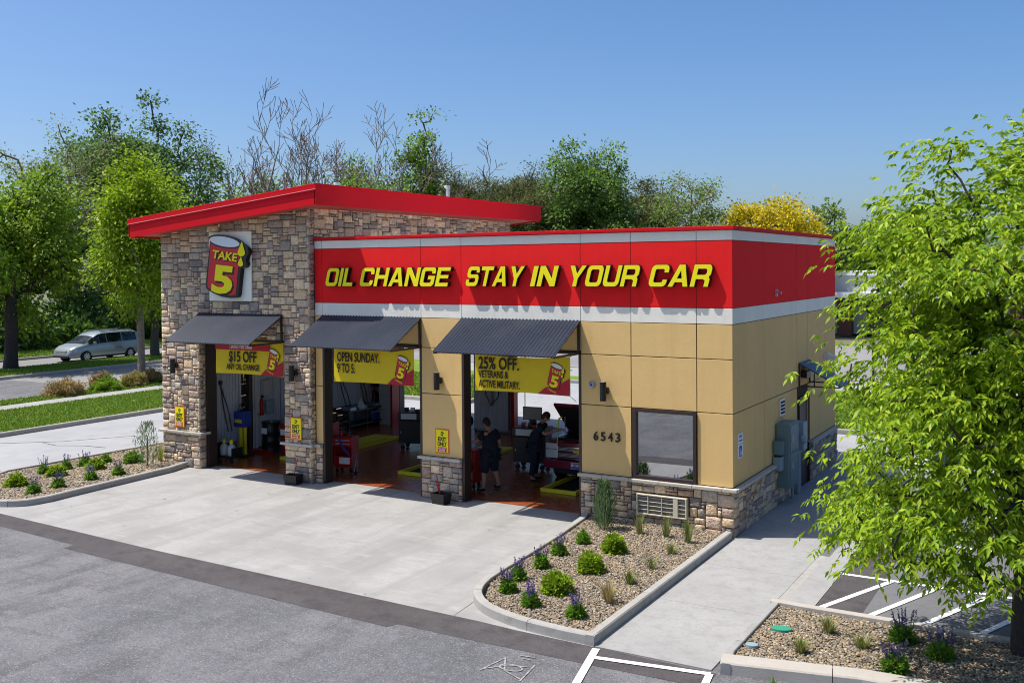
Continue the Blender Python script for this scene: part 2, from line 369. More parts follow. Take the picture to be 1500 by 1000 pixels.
# street west of the lot
sheet('street', rect(-40.95, -32.6, -120, 220), -.01, 'road')
sheet('street', rect(-50.25, -44.95, -120, 220), -.01, 'road')
sheet('rear_street', rect(-32.5, 120, 28, 50), -.012, 'road')
def lawn(poly, z, name='lawn'): return sheet(name, poly, z, 'lawn')
lawn(rect(-29.7, -24.75, -60, 27.8), .12); lawn(rect(-32.4, -30.95, -60, 27.8), .12)
lawn(rect(-44.8, -41.1, -60, 200), .12); lawn(rect(-90, -50.4, -60, 200), .12)
lawn([(-24.75, 14.2), (-15.5, 14.2), (-15.5, 22.4), (-3, 22.4), (-3, 13.7), (2.2, 13.7), (2.2, 24), (-24.75, 24)], .12)
sheet('rear_pavement', rect(-24.75, 40, 24, 27.8), .1, 'slab')
def slabs(name, x0, x1, y0, y1, z, m, L, along='y', gap=.012, th=.12):
    t = bpy.data.objects.new(name, None); COL.objects.link(t); t['kind'] = 'structure'
    a, b = (y0, y1) if along == 'y' else (x0, x1); n = max(1, round((b - a) / L)); s = (b - a) / n
    for i in range(n):
        p, q = a + i * s + gap / 2, a + (i + 1) * s - gap / 2
        mb = MB()
        if along == 'y': mb.box(x0, x1, p, q, z - th, z)
        else: mb.box(p, q, y0, y1, z - th, z)
        mb.build('paving_slab', m, t, bevel=.004)
    return t
slabs('pavement', -30.9, -29.7, -36, 27.6, .13, 'slab', 1.8)
# pavement beside the building
t = bpy.data.objects.new('side_pavement', None); COL.objects.link(t); t['kind'] = 'structure'
for a, b in ((-6.46, -4.1), (-4.1, -1.9), (-1.9, .85), (.85, 3.45), (3.45, 5.75), (5.75, 7.9), (7.9, 10.3), (10.3, 13.4)):
    x0 = .03 if a < 0 else .03
    MB().box(x0, 1.77, a + .005, b - .005, -.1, .012).build('paving_slab', 'slab', t, bevel=.004)
MB().box(1.9, 2.36, -3.62, -.4, -.1, .004).add([], []).build('gutter_slab', 'slab', t)
MB().box(1.95, 2.36, -.39, 13, -.1, .0).build('gutter_slab', 'slab', t)
MB().add([(1.775, -3.62, .012), (1.9, -3.62, .004), (1.9, -.4, .004), (1.775, -.4, .012), (1.775, -3.62, -.1), (1.9, -3.62, -.1), (1.9, -.4, -.1), (1.775, -.4, -.1)], [(0, 1, 2, 3), (4, 7, 6, 5), (0, 4, 5, 1), (1, 5, 6, 2), (2, 6, 7, 3), (3, 7, 4, 0)]).build('dropped_kerb', 'kerb', t)

def resample(path, seg):
    P = [Vector((p[0], p[1], 0)) for p in path]; out = [P[0]]; 
    for a, b in zip(P, P[1:]):
        n = max(1, int((b - a).length / seg)); out += [a.lerp(b, (i + 1) / n) for i in range(n)]
    return out
def kerb(name, path, w=.15, h=.15, m='kerb', z0=0, side=1, seglen=1.6, gap=.01, step=.35):
    """outer foot line given by path; the kerb's width goes to its left (side=1) or right"""
    root = bpy.data.objects.new(name, None); COL.objects.link(root); root['kind'] = 'structure'
    P = resample(path, step); N = []
    for i in range(len(P)):
        d = (P[min(i + 1, len(P) - 1)] - P[max(i - 1, 0)]).normalized(); N.append(Vector((-d.y, d.x, 0)) * side)
    prof = [(0, -.2), (.012, h - .02), (.03, h), (w - .01, h), (w, h - .01), (w, -.2)]
    i = 0
    while i < len(P) - 1:
        j = i; L = 0
        while j < len(P) - 1 and L < seglen: L += (P[j + 1] - P[j]).length; j += 1
        vs = []
        for k in range(i, j + 1):
            q = P[k].copy()
            if k == i: q = q + (P[k + 1] - P[k]).normalized() * gap / 2
            if k == j: q = q - (P[k] - P[k - 1]).normalized() * gap / 2
            vs += [(q.x + N[k].x * a, q.y + N[k].y * a, z0 + b) for a, b in prof]
        n = len(prof); c = j - i
        fs = [(a * n + b, a * n + (b + 1) % n, (a + 1) * n + (b + 1) % n, (a + 1) * n + b) for a in range(c) for b in range(n)]
        fs += [tuple(range(n)), tuple(c * n + b for b in range(n))]
        MB().add(vs, fs).build('kerb_segment', m, root); i = j
    return root
def arc_pts(pts, n=6):
    """Catmull-Rom through the points"""
    P = [Vector((p[0], p[1], 0)) for p in pts]; P = [P[0] * 2 - P[1]] + P + [P[-1] * 2 - P[-2]]; out = []
    for i in range(1, len(P) - 2):
        for k in range(n):
            u = k / n; a, b, c, d = P[i - 1:i + 3]
            q = .5 * ((2 * b) + (c - a) * u + (2 * a - 5 * b + 4 * c - d) * u * u + (3 * b - a - 3 * c + d) * u ** 3); out.append((q.x, q.y))
    out.append((pts[-1][0], pts[-1][1])); return out
centre_bed = [(-3.3, -.1), (-3.19, -.5), (-3.02, -2.0), (-2.93, -3.2), (-2.86, -4.3)] + arc_pts([(-2.8, -4.9), (-2.68, -5.35), (-2.45, -5.75), (-2.0, -6.12), (-1.3, -6.36), (-.5, -6.45)], 4) + [(.04, -6.46)]
kerb('bed_kerb', centre_bed, side=1)
kerb('bed_kerb', [(.045, -6.464), (.02, -.1)], side=1, seglen=2.1, h=.154)
inner_bed = [(-3.12, -.05), (-3.02, -.5), (-2.86, -2.0), (-2.77, -3.2), (-2.7, -4.3), (-2.6, -5.0), (-2.3, -5.6), (-1.9, -5.97), (-1.2, -6.2), (-.4, -6.28), (-.13, -6.28), (-.14, -.05)]
sheet('gravel_bed', inner_bed, .075, 'gravel_bed')
lb = [(-15.3, -.2), (-15.13, -.9), (-15.05, -2.5), (-14.98, -4.0)] + arc_pts([(-14.93, -4.6), (-15.05, -5.15), (-15.5, -5.5), (-16.4, -5.66), (-17.4, -5.4), (-18.1, -4.8)], 4) + [(-18.8, -3.3), (-18.75, -1.5), (-18.55, 1.6), (-18.5, 9.5)]
kerb('bed_kerb', lb, side=-1, seglen=2.6)
left_bed = [(-15.45, -.1), (-15.28, -.9), (-15.2, -2.5), (-15.13, -4.0), (-15.12, -4.6), (-15.25, -5.0), (-15.6, -5.3), (-16.4, -5.45), (-17.3, -5.2), (-17.95, -4.7), (-18.62, -3.3), (-18.57, -1.5), (-18.4, 1.6), (-18.32, 9.4), (-16.2, 9.4), (-16.2, -.1)]
sheet('gravel_bed', left_bed, .075, 'gravel_bed')
# right-hand bed under the ash tree
kerb('corner_kerb', [(1.8, -3.62), (1.8, -6.0), (1.9, -6.5)], side=1, w=.14, z0=-.0, h=.146, m='slab')
kerb('corner_kerb', [(14, -5.72), (3.64, -5.87 - .25), (1.9, -6.5)], side=-1, w=.34, h=.152, m='kerb_light')
kerb('corner_kerb', [(1.8, -3.6), (2.3, -3.63), (14, -3.63)], side=-1, w=.16, h=.156, m='kerb_light', seglen=2.4)
right_bed = [(1.95, -3.8), (1.95, -6.0), (2.05, -6.2), (3.64, -5.75), (14, -5.38), (14, -3.8)]
sheet('gravel_bed', right_bed, .08, 'gravel_bed')
# street kerbs
kerb('street_kerb', [(-24.6, -34), (-24.6, 13.9)], side=1, w=.16, seglen=3, step=3)
kerb('street_kerb', [(-24.6, 14.0), (-15.35, 14.0)], side=1, w=.16, seglen=3, step=3)
kerb('street_kerb', [(-15.35, 14.0), (-15.35, 22.25), (-3, 22.25)], side=1, w=.16, seglen=3, step=3)
kerb('street_kerb', [(-3.1, 22.25), (-3.1, 13.55), (2.1, 13.55)], side=1, w=.16, seglen=3, step=3)
kerb('street_kerb', [(-32.55, -60), (-32.55, 28)], side=-1, w=.18, seglen=6, step=6)
for x, sd in ((-40.98, 1), (-44.92, -1), (-50.27, 1)):
    kerb('street_kerb', [(x, -60), (x, 200)], side=sd, w=.3 if x == -40.98 else .18, seglen=10, step=10, m='kerb_light' if x == -40.98 else 'kerb')
kerb('street_kerb', [(-32, 27.9), (40, 27.9)], side=1, w=.18, seglen=6, step=6)
# painted markings
LZ = [0]
def line(x0, y0, x1, y1, w=.1, z=.006, m='paint_white', name='painted_line'):
    LZ[0] += 1; z += .0006 * (LZ[0] % 7)
    d = Vector((x1 - x0, y1 - y0)).normalized(); n = Vector((-d.y, d.x)) * w / 2
    return sheet(name, [(x0 + n.x, y0 + n.y), (x1 + n.x, y1 + n.y), (x1 - n.x, y1 - n.y), (x0 - n.x, y0 - n.y)], z, m)
line(2.39, -1.32, 7.5, -1.32); line(2.39, -3.42, 3.2, -1.375); line(3.1, -3.53, 3.93, -1.375); line(3.9, -3.46, 4.73, -1.375); line(4.7, -3.44, 5.53, -1.375); line(5.5, -3.44, 6.3, -1.375)
for y in (1.42, 4.16, 6.9, 9.6): line(2.39, y, 7.5, y)
line(.1, -6.52, .52, -8.3, .11); line(.16, -6.83, 1.80, -6.58, .1); line(1.79, -6.58, 2.1, -8.5, .1)
# chalked access symbol on the asphalt
for a in ([(-.95, -7.96), (-.86, -7.4)], [(-.3, -8.0), (-.38, -7.45)], [(-.95, -7.9), (-.7, -7.62), (-.45, -7.55)], [(-.86, -7.42), (-.65, -7.8), (-.32, -7.95)], [(-.72, -7.25), (-.5, -7.22)], [(-.7, -7.33), (-.52, -7.31)]):
    for p, q in zip(a, a[1:]): line(p[0], p[1], q[0], q[1],   .022, .0 + .001 * RNG.random(), 'paint_faint', 'chalk_mark')
v = [(-.62 + .17 * math.cos(k * .524), -7.68 + .1 * math.sin(k * .524)) for k in range(12)]
for p, q in zip(v, v[1:] + v[:1]): line(p[0], p[1], q[0], q[1], .022, .002 + .001 * RNG.random(), 'paint_faint', 'chalk_mark')

# ================================================================== BUILDING
B = thing('service_building', 'oil change drive-through building with stone tower, tan stucco walls and red and white bands', 'building', (0, 0, 0))
zt = lambda x: 6.82 + (x + 16.8) * .098
PAL = [((.38, .30, .21), 5), ((.44, .36, .265), 4), ((.29, .255, .22), 6), ((.21, .19, .18), 4), ((.255, .19, .15), 3), ((.335, .265, .225), 4), ((.14, .125, .125), 3), ((.225, .175, .155), 3), ((.40, .33, .25), 3)]
def pick_col(rg, warm=0):
    tot = sum(w for _, w in PAL); r = rg.random() * tot
    for c, w in PAL:
        r -= w
        if r <= 0: break
    k = rg.uniform(.88, 1.12) * 1.72; c = [min(.85, x * k * w) for x, w in zip(c, (1.07, .99, .87))]
    return tuple(c)
SIZES = [((3, 2), 6), ((4, 2), 7), ((5, 2), 4), ((2, 2), 3), ((3, 1), 3), ((4, 1), 3), ((2, 1), 2), ((3, 3), 5), ((4, 3), 6), ((5, 3), 5), ((6, 3), 3), ((4, 4), 3), ((5, 4), 2), ((2, 3), 3), ((1, 2), 1), ((1, 1), 1), ((3, 4), 2)]
def pack(nx, ny, rg, blocked):
    occ = [[blocked(i, j) for i in range(nx)] for j in range(ny)]; out = []
    for j in range(ny):
        for i in range(nx):
            if occ[j][i]: continue
            ch = []
            for (w, h), wt in SIZES:
                if i + w <= nx and j + h <= ny and not any(occ[b][a] for b in range(j, j + h) for a in range(i, i + w)): ch += [(w, h)] * wt
            w, h = rg.choice(ch) if ch else (1, 1)
            for b in range(j, j + h):
                for a in range(i, i + w): occ[b][a] = True
            out.append((i, j, w, h))
    return out
STONES = []
def stone_field(S, Z, P0, sd, nd, seed, blocked=lambda s, z: False, depth=.05, rough=1.0):
    """S, Z grid lines; P0 origin, sd unit vector along the wall, nd outward normal"""
    rg = random.Random(seed); sd = Vector(sd); nd = Vector(nd); P0 = Vector(P0)
    for i, j, w, h in pack(len(S) - 1, len(Z) - 1, rg, lambda i, j: blocked((S[i] + S[i + 1]) / 2, (Z[j] + Z[j + 1]) / 2)):
        g = .006
        s0, s1, z0, z1 = S[i] + g, S[i + w] - g, Z[j] + g, Z[j + h] - g
        base = depth * rg.uniform(.72, 1.08); V = []
        A = [0, .22 * rg.uniform(.6, 1.2), 1 - .22 * rg.uniform(.6, 1.2), 1]
        Bt = [0, .25 * rg.uniform(.6, 1.2), 1 - .25 * rg.uniform(.6, 1.2), 1]
        ek = min(.018, .25 * min(s1 - s0, z1 - z0))
        for b in range(4):
            for a in range(4):
                rim = a in (0, 3) or b in (0, 3)
                s = s0 + (s1 - s0) * A[a] + (0 if a in (0, 3) else rg.uniform(-.01, .01)); z = z0 + (z1 - z0) * Bt[b]
                if a == 0: s += rg.uniform(0, ek * .4)
                if a == 3: s -= rg.uniform(0, ek * .4)
                if b == 0: z += rg.uniform(0, ek * .4)
                if b == 3: z -= rg.uniform(0, ek * .4)
                d = base - (rg.uniform(.003, .013) if rim else rg.uniform(-.016, .012) * rough)
                V.append(P0 + sd * s + nd * d + Vector((0, 0, z)))
        ring = [0, 1, 2, 3, 7, 11, 15, 14, 13, 12, 8, 4]
        n0 = len(V); V += [V[k] - nd * ((V[k] - P0).dot(nd)) - nd * .01 for k in ring]
        F = [(b * 4 + a, b * 4 + a + 1, b * 4 + a + 5, b * 4 + a + 4) for b in range(3) for a in range(3)]
        F += [(ring[k], n0 + k, n0 + (k + 1) % 12, ring[(k + 1) % 12]) for k in range(12)]
        c = P0 + sd * (s0 + s1) / 2 + Vector((0, 0, (z0 + z1) / 2))
        vis = (cam.matrix_world.translation - c); score = (s1 - s0) * (z1 - z0) * max(0.02, vis.normalized().dot(nd)) / vis.length_squared
        STONES.append((score, V, F, pick_col(rg)))
def lin(a, b, u):
    n = max(1, round(abs(b - a) / u)); return [a + (b - a) * i / n for i in range(n + 1)]
U = .085
DH = 3.58
# tower front y=-0.2
Xs = lin(-16.3, -14.82, U)[:-1] + lin(-14.82, -11.73, U)[:-1] + lin(-11.73, -10.84, U)
UZ = .066
Zs = lin(0, .92, UZ)[:-1] + lin(.92, DH, UZ)[:-1] + lin(DH, 7.2, UZ)
stone_field([x + 16.3 for x in Xs], Zs, (-16.3, -.15, 0), (1, 0, 0), (0, -1, 0), 5, lambda s, z: (-14.82 < s - 16.3 < -11.73 and z < DH) or z > zt(s - 16.3) - .44)
# tower pillar returns, facing +x
stone_field(lin(0, .24, .08), lin(0, DH, UZ), (-14.87, -.2, 0), (0, 1, 0), (1, 0, 0), 6)
stone_field(lin(0, .2, .07), lin(0, 7.1, UZ), (-10.89, -.2, 0), (0, 1, 0), (1, 0, 0), 7)
# tower right side above the low roof
stone_field(lin(0, 9.82, U), lin(5.75, 7.1, UZ), (-10.89, 0, 0), (0, 1, 0), (1, 0, 0), 8)
# wainscot
for k, (a, b) in enumerate(((-10.83, -10.62), (-7.55, -6.42), (-3.36, .03))):
    blk = (lambda s, z: -2.02 < s - 3.36 < -.93 and .3 < z < .72) if k == 2 else (lambda s, z: False)
    stone_field(lin(0, b - a, U), lin(0, .92, UZ), (a, 0, 0), (1, 0, 0), (0, -1, 0), 20 + k, blk, rough=1.5)
for k, (a, b) in enumerate(((-.03, 5.06), (6.08, 9.04))):
    stone_field(lin(0, b - a, U), lin(0, .92, UZ), (0, a, 0), (0, 1, 0), (1, 0, 0), 30 + k, rough=1.5)
stone_field(lin(0, 9.8, .12), lin(0, 6.6, .12), (-16.3, 0, 0), (0, 1, 0), (-1, 0, 0), 40)
STONES.sort(key=lambda s: -s[0])
def stone_obj(lst, name, kind=None):
    V = []; F = []; Cc = []
    for _, v, f, c in lst:
        o = len(V); V += [tuple(p) for p in v]; F += [tuple(i + o for i in q) for q in f]; Cc += [c] * len(v)
    o = np_mesh(name, np.array(V), np.array(F), 'stone', np.array(Cc), B)
    b = bmesh.new(); b.from_mesh(o.data); bmesh.ops.recalc_face_normals(b, faces=b.faces); b.to_mesh(o.data); b.free()
    if kind: o['kind'] = kind
    return o
for s in STONES[:298]: stone_obj([s], 'stone')
stone_obj(STONES[298:], 'stone_veneer', 'stuff')

# masonry cores behind the stones and the stucco
def wall(name, m, *boxes, **kw):
    mb = MB()
    for bx in boxes: mb.box(*bx)
    return mb.build(name, m, B, **kw)
wall('tower_wall', 'mortar', (-16.28, -14.84, -.17, .3, 0, 6.6), (-11.73, -10.86, -.17, .3, 0, 6.9), (-14.85, -11.72, -.17, .3, DH, 6.8), (-16.28, -15.98, .3, 1.6, 0, 6.6), (-16.28, -15.98, 2.95, 6.4, 0, 6.6), (-16.28, -15.98, 7.5, 9.8, 0, 6.6), (-16.28, -15.98, 1.6, 2.95, 2.4, 6.6), (-16.28, -15.98, 6.4, 7.5, .75, 6.6), (-16.28, -15.98, 6.4, 7.5, 0, .2), (-11.1, -10.9, .3, 9.8, 4.0, 6.95))
# stucco backing board
wall('backing_wall', 'joint', (-10.84, -10.62, .01, .3, 0, 4.3), (-7.54, -6.43, .01, .3, 0, 4.3), (-3.34, -2.12, .01, .3, 0, 4.3), (-2.12, -.75, .01, .3, 0, .95), (-2.12, -.75, .01, .3, 2.46, 4.3), (-.75, -.01, .01, .3, 0, 4.3), (-10.86, -.01, .01, .3, DH, 6.1),
     (-.3, -.01, .3, 5.08, 0, 6.1), (-.3, -.01, 6.06, 9.02, 0, 6.1), (-.3, -.01, 5.08, 6.06, 2.2, 6.1))
def panel(x0, x1, z0, z1, m, plane='front', g=.009, th=.03):
    if plane == 'front': bx = (x0 + g, x1 - g, -.0, th, z0 + g, z1 - g)
    else: bx = (-th, .0, x0 + g, x1 - g, z0 + g, z1 - g)
    MB().box(*bx).build('stucco_panel', m, B, bevel=.004)
XJ = [-10.84, -10.6, -7.55, -6.41, -3.35, -2.18, -.745, 0]
for a, b in zip(XJ, XJ[1:]):
    if b == 0: b = 0.0 + .007
    door = (a, b) in ((-10.6, -7.55), (-6.41, -3.35))
    if not door and (a, b) != (-2.18, -.745):
        panel(a, b, .99, 2.46, 'tan'); panel(a, b, 2.46, 3.54, 'tan')
    if (a, b) == (-2.18, -.745): panel(a, b, 2.46, 3.54, 'tan')
    panel(a, b, 3.54 if not door else 3.6, 4.24, 'tan'); panel(a, b, 4.24, 4.56, 'white', g=.005); panel(a, b, 4.56, 5.915, 'red', g=.005); panel(a, b, 5.915, 6.12, 'white', g=.005)
# narrow stucco strip left of the office window is part of the wall panel
YJ = [-.0, 2.18, 4.93, 5.97, 9.04]
for a, b in zip(YJ, YJ[1:]):
    aa = a + (.02 if a == 0 else 0)
    if (a, b) == (4.93, 5.97):
        pass
    else:
        panel(aa, b, .99, 2.46, 'tan', 'side')
    panel(aa, b, 2.46, 4.24, 'tan', 'side'); panel(aa, b, 4.24, 4.56, 'white', 'side', g=.005); panel(aa, b, 4.56, 5.915, 'red', 'side', g=.005); panel(aa, b, 5.915, 6.12, 'white', 'side', g=.005)
# red coping
MB().box(-10.86, .05, -.05, .28, 6.125, 6.2).build('coping', 'fascia', B, bevel=.008)
MB().box(-.28, .05, .285, 9.08, 6.125, 6.2).build('coping', 'fascia', B, bevel=.008)
MB().box(-10.86, -.285, 8.8, 9.08, 6.125, 6.2).build('coping', 'fascia', B, bevel=.008)
wall('roof_deck', 'roof_memb', (-10.84, -.3, .3, 8.8, 5.45, 5.6))
wall('parapet_back', 'white', (-10.84, -.3, 8.82, 9.02, 3.7, 6.12))
# ledge stones
def ledge_run(x0, x1, y, plane, seed):
    rg = random.Random(seed); p = x0
    while p < x1 - .02:
        q = min(x1, p + rg.uniform(.28, .75))
        if x1 - q < .15: q = x1
        mb = MB()
        if plane == 'front': mb.box(p + .003, q - .003, y - .115, y, .92, .985)
        else: mb.box(y, y + .115, p + .003, q - .003, .92, .985)
        mb.build('sill_stone', 'ledge', B, bevel=.008); p = q
ledge_run(-16.42, -14.72, -.14, 'front', 1); ledge_run(-11.85, -10.77, -.14, 'front', 2); ledge_run(-10.76, -10.62, -.0, 'front', 3)
ledge_run(-7.62, -6.42, 0, 'front', 4); ledge_run(-3.4, .11, 0, 'front', 5); ledge_run(.005, 5.07, 0, 'side', 6); ledge_run(6.07, 9.1, 0, 'side', 7)
ledge_run(-.14, .1, -14.83, 'side', 8); ledge_run(-.14, .0, -10.86, 'side', 9)
# tower roof
def sloped(x0, x1, y0, y1, t0, t1):
    """box following the roof slope, t0..t1 below/above the top line"""
    v = []
    for y in (y0, y1):
        for x in (x0, x1): v += [(x, y, zt(x) + t0), (x, y, zt(x) + t1)]
    return v, [(0, 1, 3, 2), (4, 6, 7, 5), (0, 4, 5, 1), (2, 3, 7, 6), (0, 2, 6, 4), (1, 5, 7, 3)]
r = MB().add(*sloped(-16.78, -10.1, -.78, 10.5, -.47, -.06)).build('roof', 'soffit', B)
MB().add(*sloped(-16.8, -10.08, -.82, -.782, -.51, -.05)).build('fascia', 'fascia', r)
MB().add(*sloped(-10.098, -10.06, -.82, 10.52, -.51, -.05)).build('fascia', 'fascia', r)
MB().add(*sloped(-16.82, -16.782, -.82, 10.52, -.51, -.05)).build('fascia', 'fascia', r)
MB().add(*sloped(-16.8, -10.08, 10.502, 10.54, -.51, -.05)).build('fascia', 'fascia', r)
MB().add(*sloped(-16.83, -10.03, -.85, 10.55, -.049, .0)).build('roof_edge_trim', 'fascia', r, bevel=.006)
MB().add(*sloped(-16.83, -10.03, -.85, -.822, -.135, -.05)).build('edge_flashing', 'fascia', r)
MB().add(*sloped(-16.835, -10.03, -.862, -.851, -.15, -.136)).build('drip_edge_highlight', 'fascia_highlight', r)  # thin proud strip, coloured as the bright glint along the front drip edge
MB().add(*sloped(-16.6, -10.25, -.6, 10.3, .002, .02)).build('roof_membrane', 'roof_memb', r)
for x, y, h in ((-12.6, 3.0, .6), (-10.8, 6.0, .45)):
    vp = thing('roof_vent', 'white vent pipe with a cap standing on the tower roof, %s of the two' % ('nearer' if y < 4 else 'farther'), 'vent pipe', (x, y, zt(x)))
    MB().tube([(0, 0, -.1), (0, 0, h)], .055, 10).build('pipe', 'galv', vp, smooth=True)
    MB().tube([(0, 0, h - .05), (0, 0, h + .06)], .075, 10).tube([(0, 0, h + .02), (-.11, 0, h + .03)], .04, 8).build('cap', 'galv', vp, smooth=True)
# door frames (front and rear)
def frame(x0, x1, y0, y1, zh, w=.07):
    d = MB().box(x0, x0 + w, y0, y1, 0, zh).build('door_frame', 'brown', B)
    MB().box(x1 - w, x1, y0, y1, 0, zh).build('jamb', 'brown', d); MB().box(x0 + w, x1 - w, y0, y1, zh - w, zh).build('head', 'brown', d)
frame(-14.82, -11.73, .05, .36, DH); frame(-10.62, -7.54, .002, .3, DH + .02); frame(-6.43, -3.34, .002, .3, DH + .02)
for a, b in ((-14.8, -11.6), (-10.2, -7.5), (-6.4, -3.35)): frame(a, b, 8.72, 9.0, 3.4, .06)
# interior
wall('bay_floor', 'floor', (-15.98, -.3, .31, 8.72, -.1, .012))
wall('threshold', 'apron', (-15.98, -3.34, .12, .309, -.1, .002)); wall('threshold', 'apron', (-15.98, -3.34, 8.721, 9.02, -.1, .002))
wall('bay_ceiling', 'ceiling', (-15.98, -.3, .3, 8.75, 3.75, 3.9))
wall('rear_wall', 'inner_wall', (-15.98, -14.8, 8.75, 9.0, 0, 3.75), (-11.6, -10.2, 8.75, 9.0, 0, 3.75), (-7.5, -6.4, 8.75, 9.0, 0, 3.75), (-3.35, -.3, 8.75, 9.0, 0, 3.75), (-15.98, -3.3, 8.75, 9.0, 3.4, 3.75))
wall('partition_wall', 'inner_wall', (-3.3, -3.15, .31, 8.7, 0, 3.74))
wall('inner_lining', 'inner_wall', (-15.97, -15.85, .31, 1.6, 0, 3.7), (-15.97, -15.85, 2.95, 6.4, 0, 3.7), (-15.97, -15.85, 7.5, 8.7, 0, 3.7), (-15.97, -15.85, 1.6, 2.95, 2.4, 3.7), (-15.97, -15.85, 6.4, 7.5, .75, 3.7), (-15.97, -15.85, 6.4, 7.5, 0, .2), (-7.54, -6.43, .3, .33, 0, 3.7), (-11.73, -10.62, .3, .33, 0, 3.7))
def ribbed(y0, y1, z0, z1):
    n = int((y1 - y0) / .11); V = []; F = []
    for i in range(n * 2 + 1):
        y = y0 + (y1 - y0) * i / (n * 2); x = -15.72 + (.035 if (i // 1) % 2 else 0)
        V += [(x, y, z0), (x, y, z1)]
    F = [(2 * i, 2 * i + 1, 2 * i + 3, 2 * i + 2) for i in range(n * 2)]
    V2 = len(V); V += [(-15.84, y0, z0), (-15.84, y0, z1), (-15.84, y1, z1), (-15.84, y1, z0)]
    F += [(V2, V2 + 1, 1, 0), (V2 + 3, V2 + 2, V2 - 1, V2 - 2)]
    MB().add(V, F).build('ribbed_lining', 'ribbed', B, fix=False)
ribbed(.4, 2.12, .35, 3.6); ribbed(3.9, 6.3, .75, 3.6); ribbed(6.35, 8.45, .78, 3.6); ribbed(2.9, 3.85, .05, 3.6)
fr = MB().box(-15.86, -15.7, 2.14, 2.2, .0, 2.45).box(-15.86, -15.7, 2.62, 2.72, 0, 2.45).box(-15.86, -15.7, 2.78, 2.88, 0, 3.6).build('side_door_frame', 'white_plastic', B)
MB().box(-15.84, -15.7, 2.52, 2.66, 0, 2.5).build('side_door_post', 'brown', B)
# office window
wf = MB().box(-2.13, -2.06, -.045, .1, .995, 2.455).box(-.82, -.75, -.045, .1, .995, 2.455).box(-2.06, -.82, -.045, .1, .995, 1.065).box(-2.06, -.82, -.045, .1, 2.385, 2.455).build('window', 'brown', B, bevel=.004)
MB().box(-2.06, -.82, .02, .035, 1.065, 2.385).build('pane', 'window_glass', wf)
wall('office_interior', 'ceiling', (-3.15, -.3, 3.0, 3.1, 0, 3.7), (-3.15, -.3, .3, 3.0, 2.9, 2.95))
# staff door on the side
dr = MB().box(-.06, -.02, 5.13, 6.01, .02, 2.14).build('staff_door', 'door_brown', B)
MB().box(-.12, .03, 5.07, 5.13, 0, 2.2).box(-.12, .03, 6.01, 6.07, 0, 2.2).box(-.12, .03, 5.13, 6.01, 2.14, 2.2).build('staff_door_frame', 'brown', dr)
MB().box(-.02, .05, 5.9, 5.95, 1.0, 1.04).build('handle', 'galv', dr)

# ------------------------------------------------------------------ awnings
def awning(loc, label, side=False):
    t = thing('awning', label, 'awning', loc, 0, 'corrugated awnings over the bay doors')
    Wd, D, H = 3.05, 1.2, .69; n = 34; V = []; F = []; k = 4
    for i in range(n * k + 1):
        x = Wd * i / (n * k); b = .0135 * math.sin(2 * math.pi * i / k)
        V += [(x, 0.0, b), (x, -D, -H + b), (x, 0, b - .006), (x, -D, -H + b - .006)]
    for i in range(n * k):
        a = 4 * i; F += [(a, a + 1, a + 5, a + 4), (a + 2, a + 6, a + 7, a + 3), (a + 1, a + 3, a + 7, a + 5), (a, a + 4, a + 6, a + 2)]
    MB().add(V, F).build('corrugated_sheet', 'awning', t, fix=False)
    f = MB(); b = .022
    for x in (.03, Wd - .03):
        f.box(x - b, x + b, -.05, -.005, -H - .04, -.03); f.box(x - b, x + b, -D + .03, -.05, -H - .045, -H - .0)
        f.add([(x - b, -.02, -.065), (x + b, -.02, -.065), (x + b, -D + .02, -H + .0), (x - b, -D + .02, -H + .0), (x - b, -.02, -.02), (x + b, -.02, -.02), (x + b, -D + .02, -H + .0 - .0 + .04 - .06), (x - b, -D + .02, -H - .02)], [(0, 1, 2, 3), (4, 7, 6, 5), (0, 4, 5, 1), (1, 5, 6, 2), (2, 6, 7, 3), (3, 7, 4, 0)])
    f.box(.03 + b, Wd - .03 - b, -D + .06, -D + .1, -H - .03, -H + .0); f.box(.03 + b, Wd - .03 - b, -.045, -.006, -H - .04, -H - .0); f.box(.03 + b, Wd - .03 - b, -.05, -.01, -.08, -.035)
    f.build('frame', 'brown', t)
    return t
awning((-14.79, -.2, 4.25), 'leftmost corrugated awning, fixed to the stone tower above the bay door')
awning((-10.6, 0, 4.25), 'middle corrugated awning, over the open sunday banner')
awning((-6.41, 0, 4.26), 'right corrugated awning, over the veterans banner')
sa = thing('side_awning', 'small dark blue flat awning with open frame over the brown side door', 'awning', (0, 0, 0))
MB().add([(.01, 5.06, 3.02), (.01, 6.12, 3.02), (.98, 6.12, 2.5), (.98, 5.06, 2.5), (.01, 5.06, 3.05), (.01, 6.12, 3.05), (1.0, 6.12, 2.52), (1.0, 5.06, 2.52)], [(0, 1, 2, 3), (4, 7, 6, 5), (0, 4, 5, 1), (1, 5, 6, 2), (2, 6, 7, 3), (3, 7, 4, 0)]).build('sheet', 'awning_side', sa)
g = MB()
for y in (5.08, 6.1): g.box(.005, .04, y - .02, y + .02, 2.45, 3.0).box(.04, .96, y - .02, y + .02, 2.47, 2.5)
g.box(.93, .965, 5.1, 6.08, 2.47, 2.5).box(.36, .39, 5.07, 5.1, 2.5, 2.8); g.build('frame', 'brown', sa)

